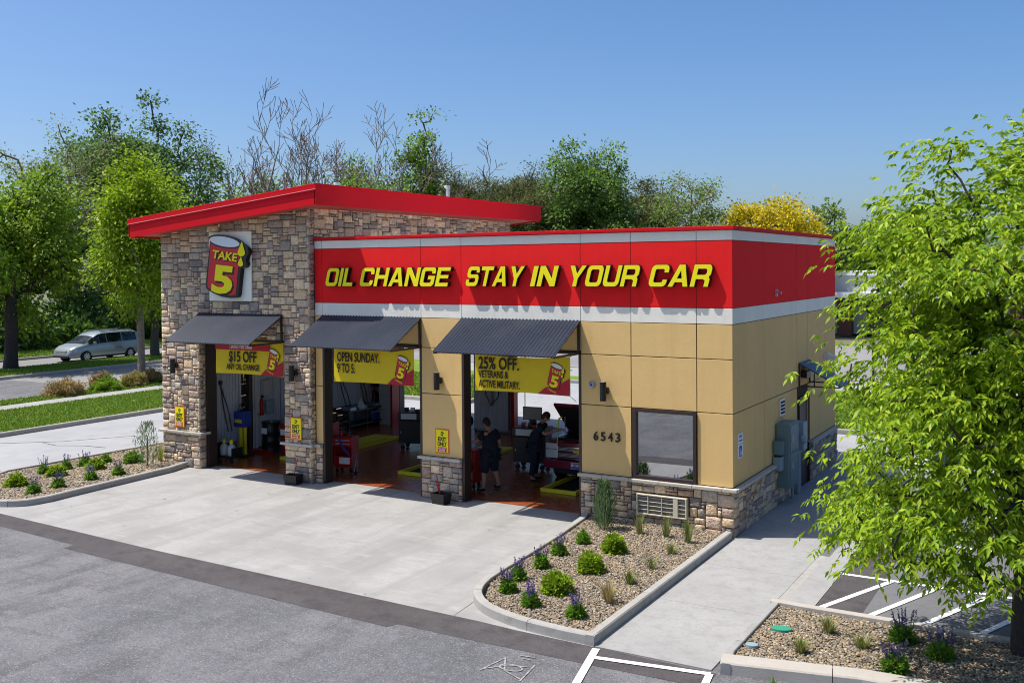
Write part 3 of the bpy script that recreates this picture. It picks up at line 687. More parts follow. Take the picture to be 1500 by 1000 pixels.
# ------------------------------------------------------------------ big letters
def rr(x0, y0, x1, y1, r, c='all'):
    """rounded rectangle"""
    out = []
    for (cx, cy, a0, key) in ((x1 - r, y0 + r, -90, 'br'), (x1 - r, y1 - r, 0, 'tr'), (x0 + r, y1 - r, 90, 'tl'), (x0 + r, y0 + r, 180, 'bl')):
        if c == 'all' or key in c:
            for k in range(5): a = rad(a0 + 22.5 * k); out.append((cx + r * math.cos(a), cy + r * math.sin(a)))
        else: out.append(({'b': None}.get('x') or (x1 if 'r' in key else x0), y1 if 't' in key else y0))
    return out
s_ = .25; h_ = .2
def cshape(w, gap0, gap1, bar=None):
    r = .22
    o = [p for p in rr(0, 0, w, 1, r)]
    # outer ring clockwise cut at the right between gap0 and gap1
    R = []
    for k in range(5): a = rad(-90 + 22.5 * k); R.append((w - r + r * math.cos(a), r + r * math.sin(a)))
    R += [(w, gap0), (w - s_, gap0)]
    if bar: R = R[:-1] + [(w - .48, gap0), (w - .48, gap0 - h_), (w - s_, gap0 - h_)]
    for k in range(3): a = rad(0 - 45 * k); R.append((w - s_ - .07 + .07 * math.cos(a), h_ + .07 + .07 * math.sin(a)))
    for k in range(3): a = rad(-90 - 45 * k); R.append((s_ + .07 + .07 * math.cos(a), h_ + .07 + .07 * math.sin(a)))
    for k in range(3): a = rad(180 - 45 * k); R.append((s_ + .07 + .07 * math.cos(a), 1 - h_ - .07 + .07 * math.sin(a)))
    for k in range(3): a = rad(90 - 45 * k); R.append((w - s_ - .07 + .07 * math.cos(a), 1 - h_ - .07 + .07 * math.sin(a)))
    R += [(w - s_, gap1), (w, gap1)]
    for k in range(5): a = rad(0 + 22.5 * k); R.append((w - r + r * math.cos(a), 1 - r + r * math.sin(a)))
    for k in range(5): a = rad(90 + 22.5 * k); R.append((r + r * math.cos(a), 1 - r + r * math.sin(a)))
    for k in range(5): a = rad(180 + 22.5 * k); R.append((r + r * math.cos(a), r + r * math.sin(a)))
    return [R]
def arcs(cx, cy, r, a0, a1, n=4): return [(cx + r * math.cos(rad(a0 + (a1 - a0) * k / n)), cy + r * math.sin(rad(a0 + (a1 - a0) * k / n))) for k in range(n + 1)]
GL = {
 'O': ([rr(0, 0, 1, 1, .24), rr(.25, .2, .75, .8, .09)], 1.0),
 'I': ([[(0, 0), (.26, 0), (.26, 1), (0, 1)]], .26),
 'L': ([[(0, 0), (.8, 0), (.8, .21), (.26, .21), (.26, 1), (0, 1)]], .8),
 'C': (cshape(.98, .33, .64), .98),
 'G': (cshape(1.0, .56, .66, True), 1.0),
 'H': ([[(0, 0), (.25, 0), (.25, .4), (.73, .4), (.73, 0), (.98, 0), (.98, 1), (.73, 1), (.73, .61), (.25, .61), (.25, 1), (0, 1)]], .98),
 'A': ([[(0, 0), (.27, 0), (.35, .2), (.73, .2), (.81, 0), (1.08, 0), (.7, 1), (.38, 1)], [(.42, .38), (.54, .72), (.66, .38)]], 1.08),
 'N': ([[(0, 0), (.25, 0), (.25, .62), (.72, 0), (.98, 0), (.98, 1), (.73, 1), (.73, .38), (.26, 1), (0, 1)]], .98),
 'E': ([[(0, 0), (.88, 0), (.88, .2), (.26, .2), (.26, .41), (.82, .41), (.82, .6), (.26, .6), (.26, .8), (.88, .8), (.88, 1), (0, 1)]], .88),
 'S': ([arcs(.22, .22, .22, 180, 270) + arcs(.74, .22, .22, -90, 0) + arcs(.74, .38, .22, 0, 90) + [(.3, .6)] + arcs(.3, .7, .06, 230, 130, 2) + [(.3, .8), (.7, .8), (.7, .68), (.94, .68)] + arcs(.72, .78, .22, 0, 90) + arcs(.22, .78, .22, 90, 180) + arcs(.22, .63, .22, 180, 270) + [(.66, .41)] + arcs(.66, .3, .06, 50, -50, 2) + [(.66, .2), (.24, .2), (.24, .34), (0, .34)]], .96),
 'T': ([[(.34, 0), (.6, 0), (.6, .79), (.95, .79), (.95, 1), (0, 1), (0, .79), (.34, .79)]], .95),
 'Y': ([[(.39, 0), (.65, 0), (.65, .38), (1.04, 1), (.75, 1), (.52, .6), (.29, 1), (0, 1), (.39, .38)]], 1.04),
 'U': ([arcs(.24, .24, .24, 180, 270) + arcs(.74, .24, .24, -90, 0) + [(.98, 1), (.73, 1)] + arcs(.65, .29, .08, 0, -90, 2) + arcs(.33, .29, .08, 270, 180, 2) + [(.25, 1), (0, 1)]], .98),
 'R': ([[(0, 0), (.25, 0), (.25, .34), (.6, .34), (.72, .28), (.72, 0), (.97, 0), (.97, .34), (.9, .45), (.98, .56)] + arcs(.76, .78, .22, 0, 90) + [(0, 1)], [(.25, .54), (.66, .54), (.73, .6), (.73, .74), (.66, .8), (.25, .8)]], .98),
}
def channel_sign(phrase, label, z0, z1, y0=-.01, depth=.104):
    """phrase: list of (word, x0, x1)"""
    t = thing('channel_letter_sign', label, 'sign', (phrase[0][1], 0, z0))
    H = z1 - z0; sh = .26
    for word, x0, x1 in phrase:
        tot = sum(GL[c][1] for c in word) + .1 * (len(word) - 1); k = (x1 - x0 - sh * H) / tot; cx = x0
        for c in word:
            loops, w = GL[c]
            L = [[(cx + a * k + sh * b * H, z0 + b * H) for a, b in lp] for lp in loops]
            T = Matrix.Translation((0, (y0 - depth) / 2 + y0 / 2, 0)) @ RX
            ret = outline_mesh('letter', L, 'black', T, t, ext=depth / 2, bold=.006)
            T2 = Matrix.Translation((0, y0 - depth - .006, 0)) @ RX
            f = outline_mesh('letter_face', L, 'yellow', T2, ret, ext=.005, bold=-.004)
            cx += (w + .1) * k
    settle(t); return t
channel_sign([('OIL', -10.40, -9.42), ('CHANGE', -9.31, -6.6)], 'yellow italic OIL CHANGE channel letters with black sides on the red band', 4.98, 5.43)
channel_sign([('STAY', -6.23, -4.64), ('IN', -4.53, -3.8), ('YOUR', -3.64, -1.89), ('CAR', -1.75, -.34)], 'yellow italic STAY IN YOUR CAR channel letters with black sides on the red band', 4.99, 5.44)

# ------------------------------------------------------------------ can logo
def smooth_poly(pts, n=5):
    P = [Vector((p[0], p[1])) for p in pts]; out = []; N = len(P)
    for i in range(N):
        a, b, c, d = P[i - 1], P[i], P[(i + 1) % N], P[(i + 2) % N]
        for k in range(n):
            u = k / n; q = .5 * ((2 * b) + (c - a) * u + (2 * a - 5 * b + 4 * c - d) * u * u + (3 * b - a - 3 * c + d) * u ** 3); out.append((q.x, q.y))
    return out
def can_logo(T, parent, th=.12, flat=False, tiny=False):
    """drawn 1.0 wide by 2.0 tall around the origin's lower left; T places it (x right, y up, z outwards)"""
    e = .002 if flat else th / 2; up = .0015 if flat else .004; z = e * 2 if not flat else .002
    TT = lambda d: T @ Matrix.Translation((0, 0, d))
    body = [(.0, .45)] + [(.02, .34), (.2, .24), (.5, .13), (.8, .09), (.98, .12)] + [(1.02, .16), (1.2, 1.62)]
    top = [(.62 + .50 * math.cos(a) * math.cos(-.2) - .155 * math.sin(a) * math.sin(-.2), 1.83 + .50 * math.cos(a) * math.sin(-.2) + .155 * math.sin(a) * math.cos(-.2)) for a in [k * math.pi / 12 for k in range(24)]]
    topo = [(.62 + (p[0] - .62) * 1.1, 1.83 + (p[1] - 1.83) * 1.28) for p in top]
    upper = [p for p in topo[:13]]
    base = [(-.03, .46), (0, .33), (.2, .2), (.5, .08), (.8, .04), (1.0, .07), (1.04, .16), (1.14, 1.02)] + arcs(1.19, 1.12, .135, -100, 40, 6) + [(1.32, 1.32)] + arcs(1.2, 1.5, .19, -40, 60, 5) + [(1.2, 1.74)] + upper[1:] + [(.14, 1.9)]
    o = outline_mesh('can_body', [base], 'black', TT(e), parent, ext=e)
    red = [(.03, .46), (.05, .37), (.22, .27), (.5, .17), (.8, .12), (.96, .15), (1.13, 1.55)] + [(.62 + (p[0] - .62), 1.78 + (p[1] - 1.83)) for p in reversed(top[13:24])] + [(.16, 1.78)]
    outline_mesh('can_front', [red], 'sign_red', TT(z + up), o, ext=.001)
    outline_mesh('can_top', [top], 'sign_white', TT(z + up * 2), o, ext=.001)
    for sc, mm, dz, ox, oy in ((1.0, 'ink', 2.2, .03, -.03), (1.0, 'yellow', 3.2, 0, 0)):
        dz2 = z + up * dz
        text('TAKE', .36, mm, TT(dz2) @ Matrix.Translation((.2 + ox, 1.33 + oy, 0)) @ Matrix.Rotation(-.17, 4, 'Z'), o, ext=.001, bold=.025 if mm == 'yellow' else .05, width=.82)
        text('5', 1.18, mm, TT(dz2) @ Matrix.Translation((.2 + ox * 1.5, .42 + oy * 1.5, 0)) @ Matrix.Rotation(-.14, 4, 'Z') @ Matrix.Shear('XY', 4, (.12, 0)) if False else TT(dz2) @ Matrix.Translation((.16 + ox * 1.5, .27 + oy * 1.5, 0)) @ Matrix.Rotation(-.12, 4, 'Z'), o, ext=.001, bold=.04 if mm == 'yellow' else .06, width=.68)
    for cx, cy, r, tip in ((1.17, 1.47, .12, .36), (1.14, 1.12, .085, .24)):
        d = arcs(cx, cy, r, 150, 390, 10) + [(cx + .02, cy + tip)]
        outline_mesh('oil_drop', [d], 'yellow', TT(z + up * 4), o, ext=.001)
    return o
sg = thing('can_sign', 'TAKE 5 oil can sign with yellow drips on a cream board on the stone tower', 'sign', (-13.56, -.2, 4.58))
MB().box(-14.34, -12.79, -.24, -.2, 4.58, 6.41).build('board', 'board', sg, bevel=.006)
can_logo(Matrix.Translation((-14.3, -.242, 4.63)) @ RX @ Matrix.Scale(1.12, 4, (1, 0, 0)) @ Matrix.Scale(.83, 4, (0, 1, 0)), sg, th=.13)
settle(sg)

# ------------------------------------------------------------------ banners
def banner(x0, x1, z0, z1, y, label, lines, seed, ribbon=False):
    t = thing('banner', label, 'banner', ((x0 + x1) / 2, y, z0))
    rg = random.Random(seed); nx, nz = 30, 10; V = []; F = []
    hi = lambda s: -.07 * (4 * s * (1 - s)) * (1 if not ribbon else .2)
    for j in range(nz + 1):
        for i in range(nx + 1):
            s, q = i / nx, j / nz
            x = x0 + (x1 - x0) * s; z = z0 + (z1 - z0) * q + hi(s) * q + .02 * math.sin(s * 3.1) * (1 - q)
            yy = y + .012 * math.sin(s * 9 + seed) * q + .01 * noise.noise(Vector((x * 1.5, z * 2.5, seed))) + .012 * math.exp(-((s - .6) ** 2) / .004) * q
            V.append((x, yy, z))
    F = [(j * (nx + 1) + i, j * (nx + 1) + i + 1, (j + 1) * (nx + 1) + i + 1, (j + 1) * (nx + 1) + i) for j in range(nz) for i in range(nx)]
    MB().add(V, F).build('cloth', 'yellow_banner', t, smooth=True)
    yo = y - .03
    H = z1 - z0; Wd = x1 - x0
    # red corner
    outline_mesh('red_corner', [[(x1 - .80, z0 + .015), (x1 - .01, z0 + .015), (x1 - .01, z0 + .38 * H + .06), (x1 - .24, z0 + .3 * H), (x1 - .62, z0 + .18 * H)]], 'banner_red', Matrix.Translation((0, yo + .006, 0)) @ RX, t, ext=.001)
    can_logo(Matrix.Translation((x1 - .56, yo + .003, z0 + .14)) @ RX @ Matrix.Scale(.29, 4) @ Matrix.Rotation(-.12, 4, 'Z'), t, flat=True)
    text('5 MINUTE', .05, 'yellow', Matrix.Translation((x1 - .55, yo, z0 + .13)) @ RX @ Matrix.Rotation(-.4, 4, 'Z'), t, bold=.01)
    if ribbon:
        outline_mesh('ribbon', [[(x0 + .01, z1 - .25), (x1 - .45, z1 - .25), (x1 - .48, z1 - .17), (x1 - .45, z1 - .09), (x0 + .01, z1 - .09)]], 'banner_red', Matrix.Translation((0, yo + .006, 0)) @ RX, t, ext=.001)
    for s, sz, x, z, w, m in lines:
        text(s, sz, m, Matrix.Translation((x, yo, z)) @ RX @ Matrix.Shear('XY', 4, (0, 0)), t, bold=.022 if m == 'ink' else .012, width=w)
    for px, pz in ((x0, z1), (x1, z1), (x0, z0), (x1, z0)):
        MB().tube([(px, y - .0, pz), (px + (-.12 if px == x0 else .12), y + .04, pz + (.1 if pz == z1 else -.12))], .006, 5).build('rope', 'black_matt', t)
    settle(t); return t
banner(-14.36, -11.90, 2.62, 3.52, -.02, 'yellow banner reading limited time offer, $15 off any oil change, in the left bay door', [('LIMITED TIME OFFER', .13, -13.8, 3.31, .82, 'ink_white'), ('$15 OFF', .40, -13.84, 2.96, 1.0, 'ink'), ('ANY OIL CHANGE', .22, -13.94, 2.745, 1.2, 'ink')], 1, True)
banner(-10.21, -7.74, 2.60, 3.52, -.03, 'yellow banner reading open sunday 9 to 5, in the middle bay door', [('OPEN SUNDAY.', .32, -10.08, 3.12, 1.32, 'ink'), ('9 TO 5.', .32, -10.08, 2.84, .56, 'ink')], 2)
banner(-6.03, -3.59, 2.61, 3.47, -.03, 'yellow banner reading 25% off veterans and active military, in the right bay door', [('25% OFF.', .38, -5.92, 3.12, 1.06, 'ink'), ('VETERANS &', .23, -5.92, 2.92, .78, 'ink'), ('ACTIVE MILITARY.', .23, -5.92, 2.70, 1.08, 'ink')], 3)

# ------------------------------------------------------------------ exit-only notices
def notice(xc, y, zc, label):
    t = thing('notice', label, 'notice', (xc, y, zc - .28), 0, 'exit only notices beside the bay doors')
    MB().box(-.19, .19, -.012, 0, 0, .57).build('border', 'orange', t); MB().box(-.165, .165, -.016, -.0125, .025, .545).build('plate', 'yellow', t)
    Q = lambda x, z: Matrix.Translation((x, -.019, z)) @ RX
    outline_mesh('can_emblem', [[(-.035, .42), (.02, .41), (.035, .5), (-.03, .51)], [(-.02, .435), (.008, .43), (.015, .48), (-.015, .485)]], 'ink', Q(0, 0), t, ext=.001)
    outline_mesh('emblem_drop', [arcs(.045, .475, .012, 0, 330, 8)], 'ink', Q(0, 0), t, ext=.001)
    text('EXIT', .13, 'ink', Q(-.115, .29), t, bold=.035, width=.235); text('ONLY', .13, 'ink', Q(-.13, .175), t, bold=.035, width=.26)
    MB().box(-.125, .125, -.018, -.0165, .035, .15).build('red_patch', 'sign_red', t)
    text('DO NOT', .055, 'ink_white', Q(-.1, .1), t, bold=.02, width=.2); text('ENTER', .055, 'ink_white', Q(-.085, .047), t, bold=.02, width=.17)
    return t
notice(-15.57, -.22, 1.37, 'yellow exit only notice on the left stone pillar of the tower')
notice(-11.31, -.22, 1.36, 'yellow exit only notice on the stone pillar between the left and middle bays')
notice(-6.97, -.002, 1.36, 'yellow exit only notice on the tan stucco pillar between the middle and right bays')
# wall lamps
def lamp(x, y, z, label):
    t = thing('wall_lamp', label, 'wall lamp', (x, y, z), 0, 'black up-and-down wall lamps')
    MB().lathe([(.07, -.2), (.07, .2)], (0, -.15, 0), 20).build('cylinder', 'black', t, smooth=True)
    MB().box(-.05, .07, -.09, 0, -.06, .08).build('bracket', 'black', t, bevel=.01)
    MB().lathe([(.055, -.197), (.055, .205)], (0, -.15, 0), 16).build('lens', 'galv', t)
    return t
lamp(-15.69, -.2, 2.78, 'black cylinder wall lamp on the left stone pillar'); lamp(-11.33, -.2, 2.78, 'black cylinder wall lamp on the stone pillar right of the left bay')
lamp(-7.02, 0, 2.78, 'black cylinder wall lamp on the tan pillar between two bays'); lamp(-2.76, 0, 2.78, 'black cylinder wall lamp above the house number')
st = thing('alarm_strobe', 'small round silver alarm bell on the tan wall beside the right bay', 'alarm bell', (-3.08, 0, 2.89))
MB().lathe([(.075, 0), (.075, -.03), (.05, -.06), (.01, -.07)], (0, 0, 0), 16, axis='y').build('bell', 'galv', st, smooth=True)
MB().lathe([(.03, -.066), (.02, -.09)], (0, 0, 0), 10, axis='y').build('lens', 'blue_sign', st, smooth=True)
hn = thing('house_number', 'dark house number 6543 on the tan wall left of the office window', 'house number', (-3.05, 0, 1.7))
for i, c in enumerate('6543'):
    text(c, .27, 'ink', Matrix.Translation((-3.05 + .17 * i, -.02, 1.71)) @ RX, hn, ext=.014, bold=.006, width=.105, name='digit')
settle(hn)
# air conditioner grille
ac = thing('air_conditioner', 'cream wall air conditioner grille set in the stone base under the office window', 'air conditioner', (-1.48, 0, .28))
MB().box(-.55, .55, -.13, -.06, 0, .025).box(-.55, .55, -.13, -.06, .395, .42).box(-.55, -.52, -.13, -.06, .025, .395).box(.52, .55, -.13, -.06, .025, .395).box(.26, .36, -.128, -.06, .025, .395).box(-.3, -.285, -.125, -.06, .025, .395).box(.0, .015, -.125, -.06, .025, .395).build('grille_frame', 'cream', ac, bevel=.004)
MB().box(-.55, .55, -.06, .1, .0, .42).build('housing', 'cream', ac)
for k in range(4): MB().box(-.52, .26, -.12, -.075, .1 + k * .085, .108 + k * .085).box(.36, .52, -.12, -.075, .1 + k * .085, .108 + k * .085).build('grille_bar', 'cream', ac)
for k in range(18): MB().box(-.51, .5, -.085, -.065, .035 + k * .02, .045 + k * .02).build('louver', 'louver' if k % 2 else 'blue_plastic' if False else 'louver', ac)
# ------------------------------------------------------------------ side wall equipment
eb = thing('electrical_cabinet', 'tall grey-green electrical cabinet on the shaded side wall', 'electrical cabinet', (0, 3.35, .4))
MB().box(.02, .32, 3.02, 3.75, .42, 1.86).build('cabinet', 'teal', eb, bevel=.01)
MB().box(.322, .34, 3.05, 3.72, .46, 1.2).box(.322, .34, 3.05, 3.72, 1.24, 1.82).build('door_panel', 'teal', eb, bevel=.006)
MB().box(.34, .37, 3.16, 3.19, .85, 1.0).box(.34, .37, 3.16, 3.19, 1.45, 1.6).build('handle', 'galv', eb)
MB().box(.02, .22, 2.78, 3.0, 1.2, 1.5).build('upper_box', 'teal', eb, bevel=.008); MB().box(.02, .2, 2.74, 3.0, .85, 1.15).build('lower_box', 'teal2', eb, bevel=.008)
settle(eb)
em = thing('electric_meter', 'grey electric meter box with conduits down the side wall, left of the brown door', 'electric meter', (0, 4.4, 0))
MB().box(.02, .2, 4.1, 4.85, 1.0, 1.62).build('meter_box', 'teal2', em, bevel=.01)
MB().box(.02, .3, 4.35, 4.7, 1.05, 1.72).build('cover', 'teal2', em, bevel=.01)
MB().lathe([(.1, .3), (.1, .36), (.07, .4)], (0, 4.2, 1.35), 16, axis='x').build('dial', 'teal2', em, smooth=True)
for y in (3.95, 4.45, 4.6): MB().tube([(.14, y, 0), (.14, y, 1.1)], .035 if y != 4.45 else .05, 8).build('conduit', 'teal2', em, smooth=True)
settle(em)
gr = thing('wall_vent', 'white louvered vent above the electrical cabinet', 'vent', (0, 3.5, 1.98))
MB().box(.01, .04, 3.32, 3.68, 1.98, 2.36).build('plate', 'white_plastic', gr)
for k in range(4): MB().box(.04, .055, 3.36, 3.64, 2.03 + .08 * k, 2.07 + .08 * k).build('slot', 'black_matt', gr)
settle(gr)
hs = thing('accessible_parking_sign', 'blue and white accessible parking sign on the side wall near the corner', 'sign', (0, .45, 1.5))
MB().box(.002, .012, .3, .6, 1.53, 1.8).build('lower_plate', 'ink_white', hs); MB().box(.002, .012, .3, .6, 1.82, 2.02).build('upper_plate', 'ink_white', hs)
MB().box(.0125, .014, .36, .54, 1.55, 1.77).build('blue_field', 'blue_sign', hs)
S = Matrix.Translation((.016, .45, 1.65)) @ Matrix.Rotation(rad(90), 4, 'Z') @ RX
for p, q in (((-.01, .06), (-.005, .0)), ((-.005, .0), (.035, .0)), ((.035, 0), (.05, -.055))):
    MB().tube([S @ Vector((p[0], p[1], 0)), S @ Vector((q[0], q[1], 0))], .007, 6).build('wheelchair_symbol', 'ink_white', hs)
MB().tube([S @ Vector((.04 * math.cos(a) - .005, .04 * math.sin(a) - .03, 0)) for a in [k * .5 + 2.4 for k in range(9)]], .006, 6).build('wheelchair_symbol', 'ink_white', hs)
text('VAN', .1, 'blue_sign', Matrix.Translation((.014, .34, 1.93)) @ Matrix.Rotation(rad(90), 4, 'Z') @ RX, hs, width=.2); text('ACCESSIBLE', .05, 'blue_sign', Matrix.Translation((.014, .32, 1.86)) @ Matrix.Rotation(rad(90), 4, 'Z') @ RX, hs, width=.25)
settle(hs)
fl = thing('flood_lamp', 'white flood lamp high on the side wall beyond the small awning', 'flood lamp', (0, 7.8, 2.98))
MB().box(.0, .06, -.08, .08, -.08, .08).build('mount', 'white_plastic', fl); MB().add([(.06, -.1, -.06), (.3, -.13, -.16), (.3, .13, -.16), (.06, .1, -.06), (.06, -.1, .1), (.34, -.13, .0), (.34, .13, .0), (.06, .1, .1)], [(0, 1, 2, 3), (4, 7, 6, 5), (0, 4, 5, 1), (1, 5, 6, 2), (2, 6, 7, 3), (3, 7, 4, 0)]).build('head', 'white_plastic', fl, bevel=.01)
dl = thing('door_lamp', 'black box lamp under the small side awning', 'wall lamp', (0, 5.5, 2.66))
MB().box(0, .15, -.22, .22, 0, .16).build('body', 'black', dl, bevel=.01); MB().box(.02, .13, -.18, .18, -.012, 0).build('lens', 'white_plastic', dl)
sc = thing('security_camera', 'tiny silver security camera on the red side wall', 'security camera', (0, 3.09, 4.79))
MB().box(0, .04, -.04, .04, -.08, .08).build('mount', 'galv', sc); MB().tube([(.04, 0, .03), (.14, -.02, .0)], .028, 8).build('barrel', 'galv', sc, smooth=True)
# ================================================================== INTERIOR THINGS
def pit(xc, label):
    t = thing('service_pit', label, 'service pit', (xc, 3.9, .012), 0, 'yellow framed service pits')
    MB().box(-.48, .48, -2.16, -2.08, 0, .09).box(-.48, .48, 2.12, 2.2, 0, .09).box(-.48, -.4, -2.08, 2.12, 0, .09).box(.4, .48, -2.08, 2.12, 0, .09).build('steel_frame', 'yellow_paint', t, bevel=.01)
    MB().box(-.4, .4, .2, .3, .01, .085).build('crossbar', 'yellow_paint', t)
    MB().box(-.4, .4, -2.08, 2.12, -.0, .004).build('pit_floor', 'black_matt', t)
    MB().add([(-.4, .3, .08), (.1, .3, .02), (.1, 2.1, .02), (-.4, 2.1, .08), (-.4, .3, .07), (.1, .3, .01), (.1, 2.1, .01), (-.4, 2.1, .07)], [(0, 1, 2, 3), (4, 7, 6, 5), (0, 4, 5, 1), (1, 5, 6, 2), (2, 6, 7, 3), (3, 7, 4, 0)]).build('guide_plate', 'yellow_paint', t)
    return t
pit(-13.28, 'yellow service pit frame in the floor of the left bay'); pit(-9.12, 'yellow service pit frame in the floor of the middle bay'); pit(-4.85, 'yellow service pit frame under the maroon truck')
def castors(t, pts, r=.05):
    for x, y in pts:
        MB().lathe([(r, -.018), (r, .018)], (x, y, r), 12, axis='y').build('castor', 'rubber', t)
        MB().box(x - .02, x + .02, y - .03, y + .03, r, r * 2 + .03).build('castor_fork', 'black', t)
def tool_cart(loc, label, rz=0, tall=True):
    t = thing('tool_cart', label, 'tool cart', loc, rz)
    castors(t, [(-.2, -.14), (.2, -.14), (-.2, .14), (.2, .14)])
    MB().box(-.26, .26, -.2, .2, .14, .45).build('lower_cabinet', 'red_cab', t, bevel=.01)
    MB().box(-.26, -.24, -.2, .2, .45, .7).box(.24, .26, -.2, .2, .45, .7).box(-.24, .24, .18, .2, .45, .7).build('side_panel', 'red_cab', t)
    MB().box(-.27, .27, -.21, .21, .7, .95).build('top_tray', 'red_cab', t, bevel=.012)
    MB().box(-.1, .2, -.225, -.211, .25, .42).build('paper_label', 'ink_white', t)
    for k in range(2): MB().box(-.2, .2, -.225, -.211, .76 + k * .09, .8 + k * .09).build('drawer_handle', 'galv', t)
    rg = random.Random(str(label).__len__())
    for k in range(5):
        x, y = rg.uniform(-.2, .2), rg.uniform(-.12, .12)
        MB().lathe([(.035, 0), (.035, .13), (.012, .15), (.012, .18)], (x, y, .95), 8).build('bottle', rg.choice(['blue_plastic', 'red_cab', 'black']), t, smooth=True)
    return t
tc1 = tool_cart((-11.0, 1.35, .012), 'red tool cart with paper label just inside the middle bay', rz=.25)
MB().box(-.36, -.3, -.2, .2, .2, 1.3).build('back_panel', 'red_cab', tc1)
MB().tube([(-.1, -.23, .9), (.0, -.28, .75), (.12, -.28, .6), (.2, -.24, .5)], .03, 8).build('blue_hose', 'blue_plastic', tc1, smooth=True)
MB().tube([(.3, -.15, .05), (.4, -.2, .5), (.36, -.1, .05)], .02, 6).build('chrome_stand', 'galv', tc1)
tool_cart((-7.12, 1.35, .012), 'red tool cart beside the standing mechanic in the right bay', rz=.1)
def black_cart(loc, label, rz, monitor):
    t = thing('computer_cart' if monitor else 'black_tool_cart', label, 'cart', loc, rz)
    castors(t, [(-.35, -.22), (.35, -.22), (-.35, .22), (.35, .22)], .07)
    MB().box(-.45, .45, -.3, .3, .2, .88).build('cabinet', 'black', t, bevel=.015)
    MB().box(-.47, .47, -.32, .32, .9, 1.12).build('drawer_box', 'black', t, bevel=.012)
    MB().box(-.36, .12, -.33, -.321, .72 + .2, .92 + .17).build('paper_label', 'galv', t)
    MB().box(-.42, .42, -.31, -.301, .3, .6).build('door_panel', 'black', t, bevel=.005); MB().box(-.38, -.36, -.33, -.31, .5, .56).build('handle', 'white_plastic', t)
    rg = random.Random(len(label))
    for k in range(7):
        x, y = rg.uniform(-.35, .35), rg.uniform(-.2, .2)
        MB().box(x - .06, x + .06, y - .05, y + .05, 1.12, 1.12 + rg.uniform(.03, .12)).build('tool', rg.choice(['black', 'red_cab', 'galv', 'white_plastic']), t)
    if monitor:
        MB().box(-.1, .1, .02, .06, 1.12, 1.34).build('monitor_stand', 'black', t)
        s = MB().box(-.27, .27, -.02, .03, 1.3, 1.65).build('monitor', 'black', t, bevel=.01)
        MB().box(-.25, .25, -.024, -.0205, 1.32, 1.63).build('screen', 'louver', s)
        MB().tube([(-.25, .1, 1.6), (-.25, .1, 2.1)], .012, 6).build('antenna', 'black', t)
    return t
black_cart((-11.35, 5.0, .012), 'black rolling tool cart deep in the middle bay', .3, False)
black_cart((-6.85, 4.1, .012), 'black computer cart with monitor behind the leaning mechanic', .15, True)
def drum(x, y, m, label):
    t = thing('oil_drum', label, 'drum', (x, y, .012), 0)
    MB().lathe([(.28, 0), (.29, .02), (.28, .05), (.28, .28), (.295, .3), (.28, .32), (.28, .56), (.295, .58), (.28, .6), (.28, .86), (.29, .88), (.27, .88)], (0, 0, 0), 24).build('shell', m, t, smooth=True)
    MB().box(-.12, .1, -.29, -.275, .55, .72).build('paper_label', 'ink_white', t); MB().lathe([(.03, .88), (.03, .92)], (.12, -.1, 0), 8).build('bung', 'galv', t)
drum(-14.95, 2.65, 'black', 'black oil drum in the left bay'); drum(-14.28, 2.75, 'red_cab', 'red oil drum in the left bay')
tr = thing('drip_tray', 'low red tray on the floor in front of the black drum', 'tray', (-14.95, 2.25, .012))
MB().box(-.35, .35, -.1, .1, 0, .02).box(-.35, .35, -.1, -.08, .02, .07).box(-.35, .35, .08, .1, .02, .07).box(-.35, -.33, -.08, .08, .02, .07).box(.33, .35, -.08, .08, .02, .07).build('pan', 'red_cab', tr)
bm_ = thing('coolant_machine', 'blue coolant machine on a yellow stand in the left bay', 'machine', (-15.15, 1.7, .012))
MB().box(-.2, .2, -.16, .16, .85, 1.3).build('housing', 'blue_plastic', bm_, bevel=.02); MB().box(-.13, .13, -.18, -.161, .98, 1.08).build('panel_strip', 'yellow_paint', bm_)
MB().tube([(-.07, 0, .05), (-.07, 0, .85)], .07, 12).build('cylinder', 'yellow_paint', bm_, smooth=True); MB().tube([(.1, 0, .05), (.1, 0, .85)], .05, 12).build('cylinder', 'yellow_paint', bm_, smooth=True)
MB().box(-.25, .25, -.2, .2, 0, .06).build('base', 'black', bm_)
for k in range(5): MB().tube([(-.15 + .07 * k, 0, 1.3), (-.16 + .08 * k, .03, 1.42), (-.1 + .05 * k, .05, 1.5)], .012, 5).build('spout', 'black', bm_)
jc = thing('jug_cart', 'low black cart holding two white jugs inside the left bay', 'cart', (-14.95, .95, .012))
MB().box(-.35, .35, -.2, .2, .12, .16).box(-.35, -.32, -.2, .2, .16, .5).box(.32, .35, -.2, .2, .16, .4).build('tray', 'black', jc); castors(jc, [(-.28, -.15), (.28, -.15)])
for i, x in enumerate((-.17, .12)):
    j = thing('jug', 'white jug with yellow cap, %s of two on the low black cart' % ('left' if i == 0 else 'right'), 'jug', (-14.95 + x, .95, .175))
    MB().lathe([(.11, 0), (.125, .03), (.125, .2), (.09, .28), (.04, .31), (.04, .34)], (0, 0, 0), 14).build('body', 'white_plastic', j, smooth=True)
    MB().lathe([(.06, .345), (.05, .42), (.02, .45)], (0, 0, 0), 10).build('cap', 'yellow', j, smooth=True)
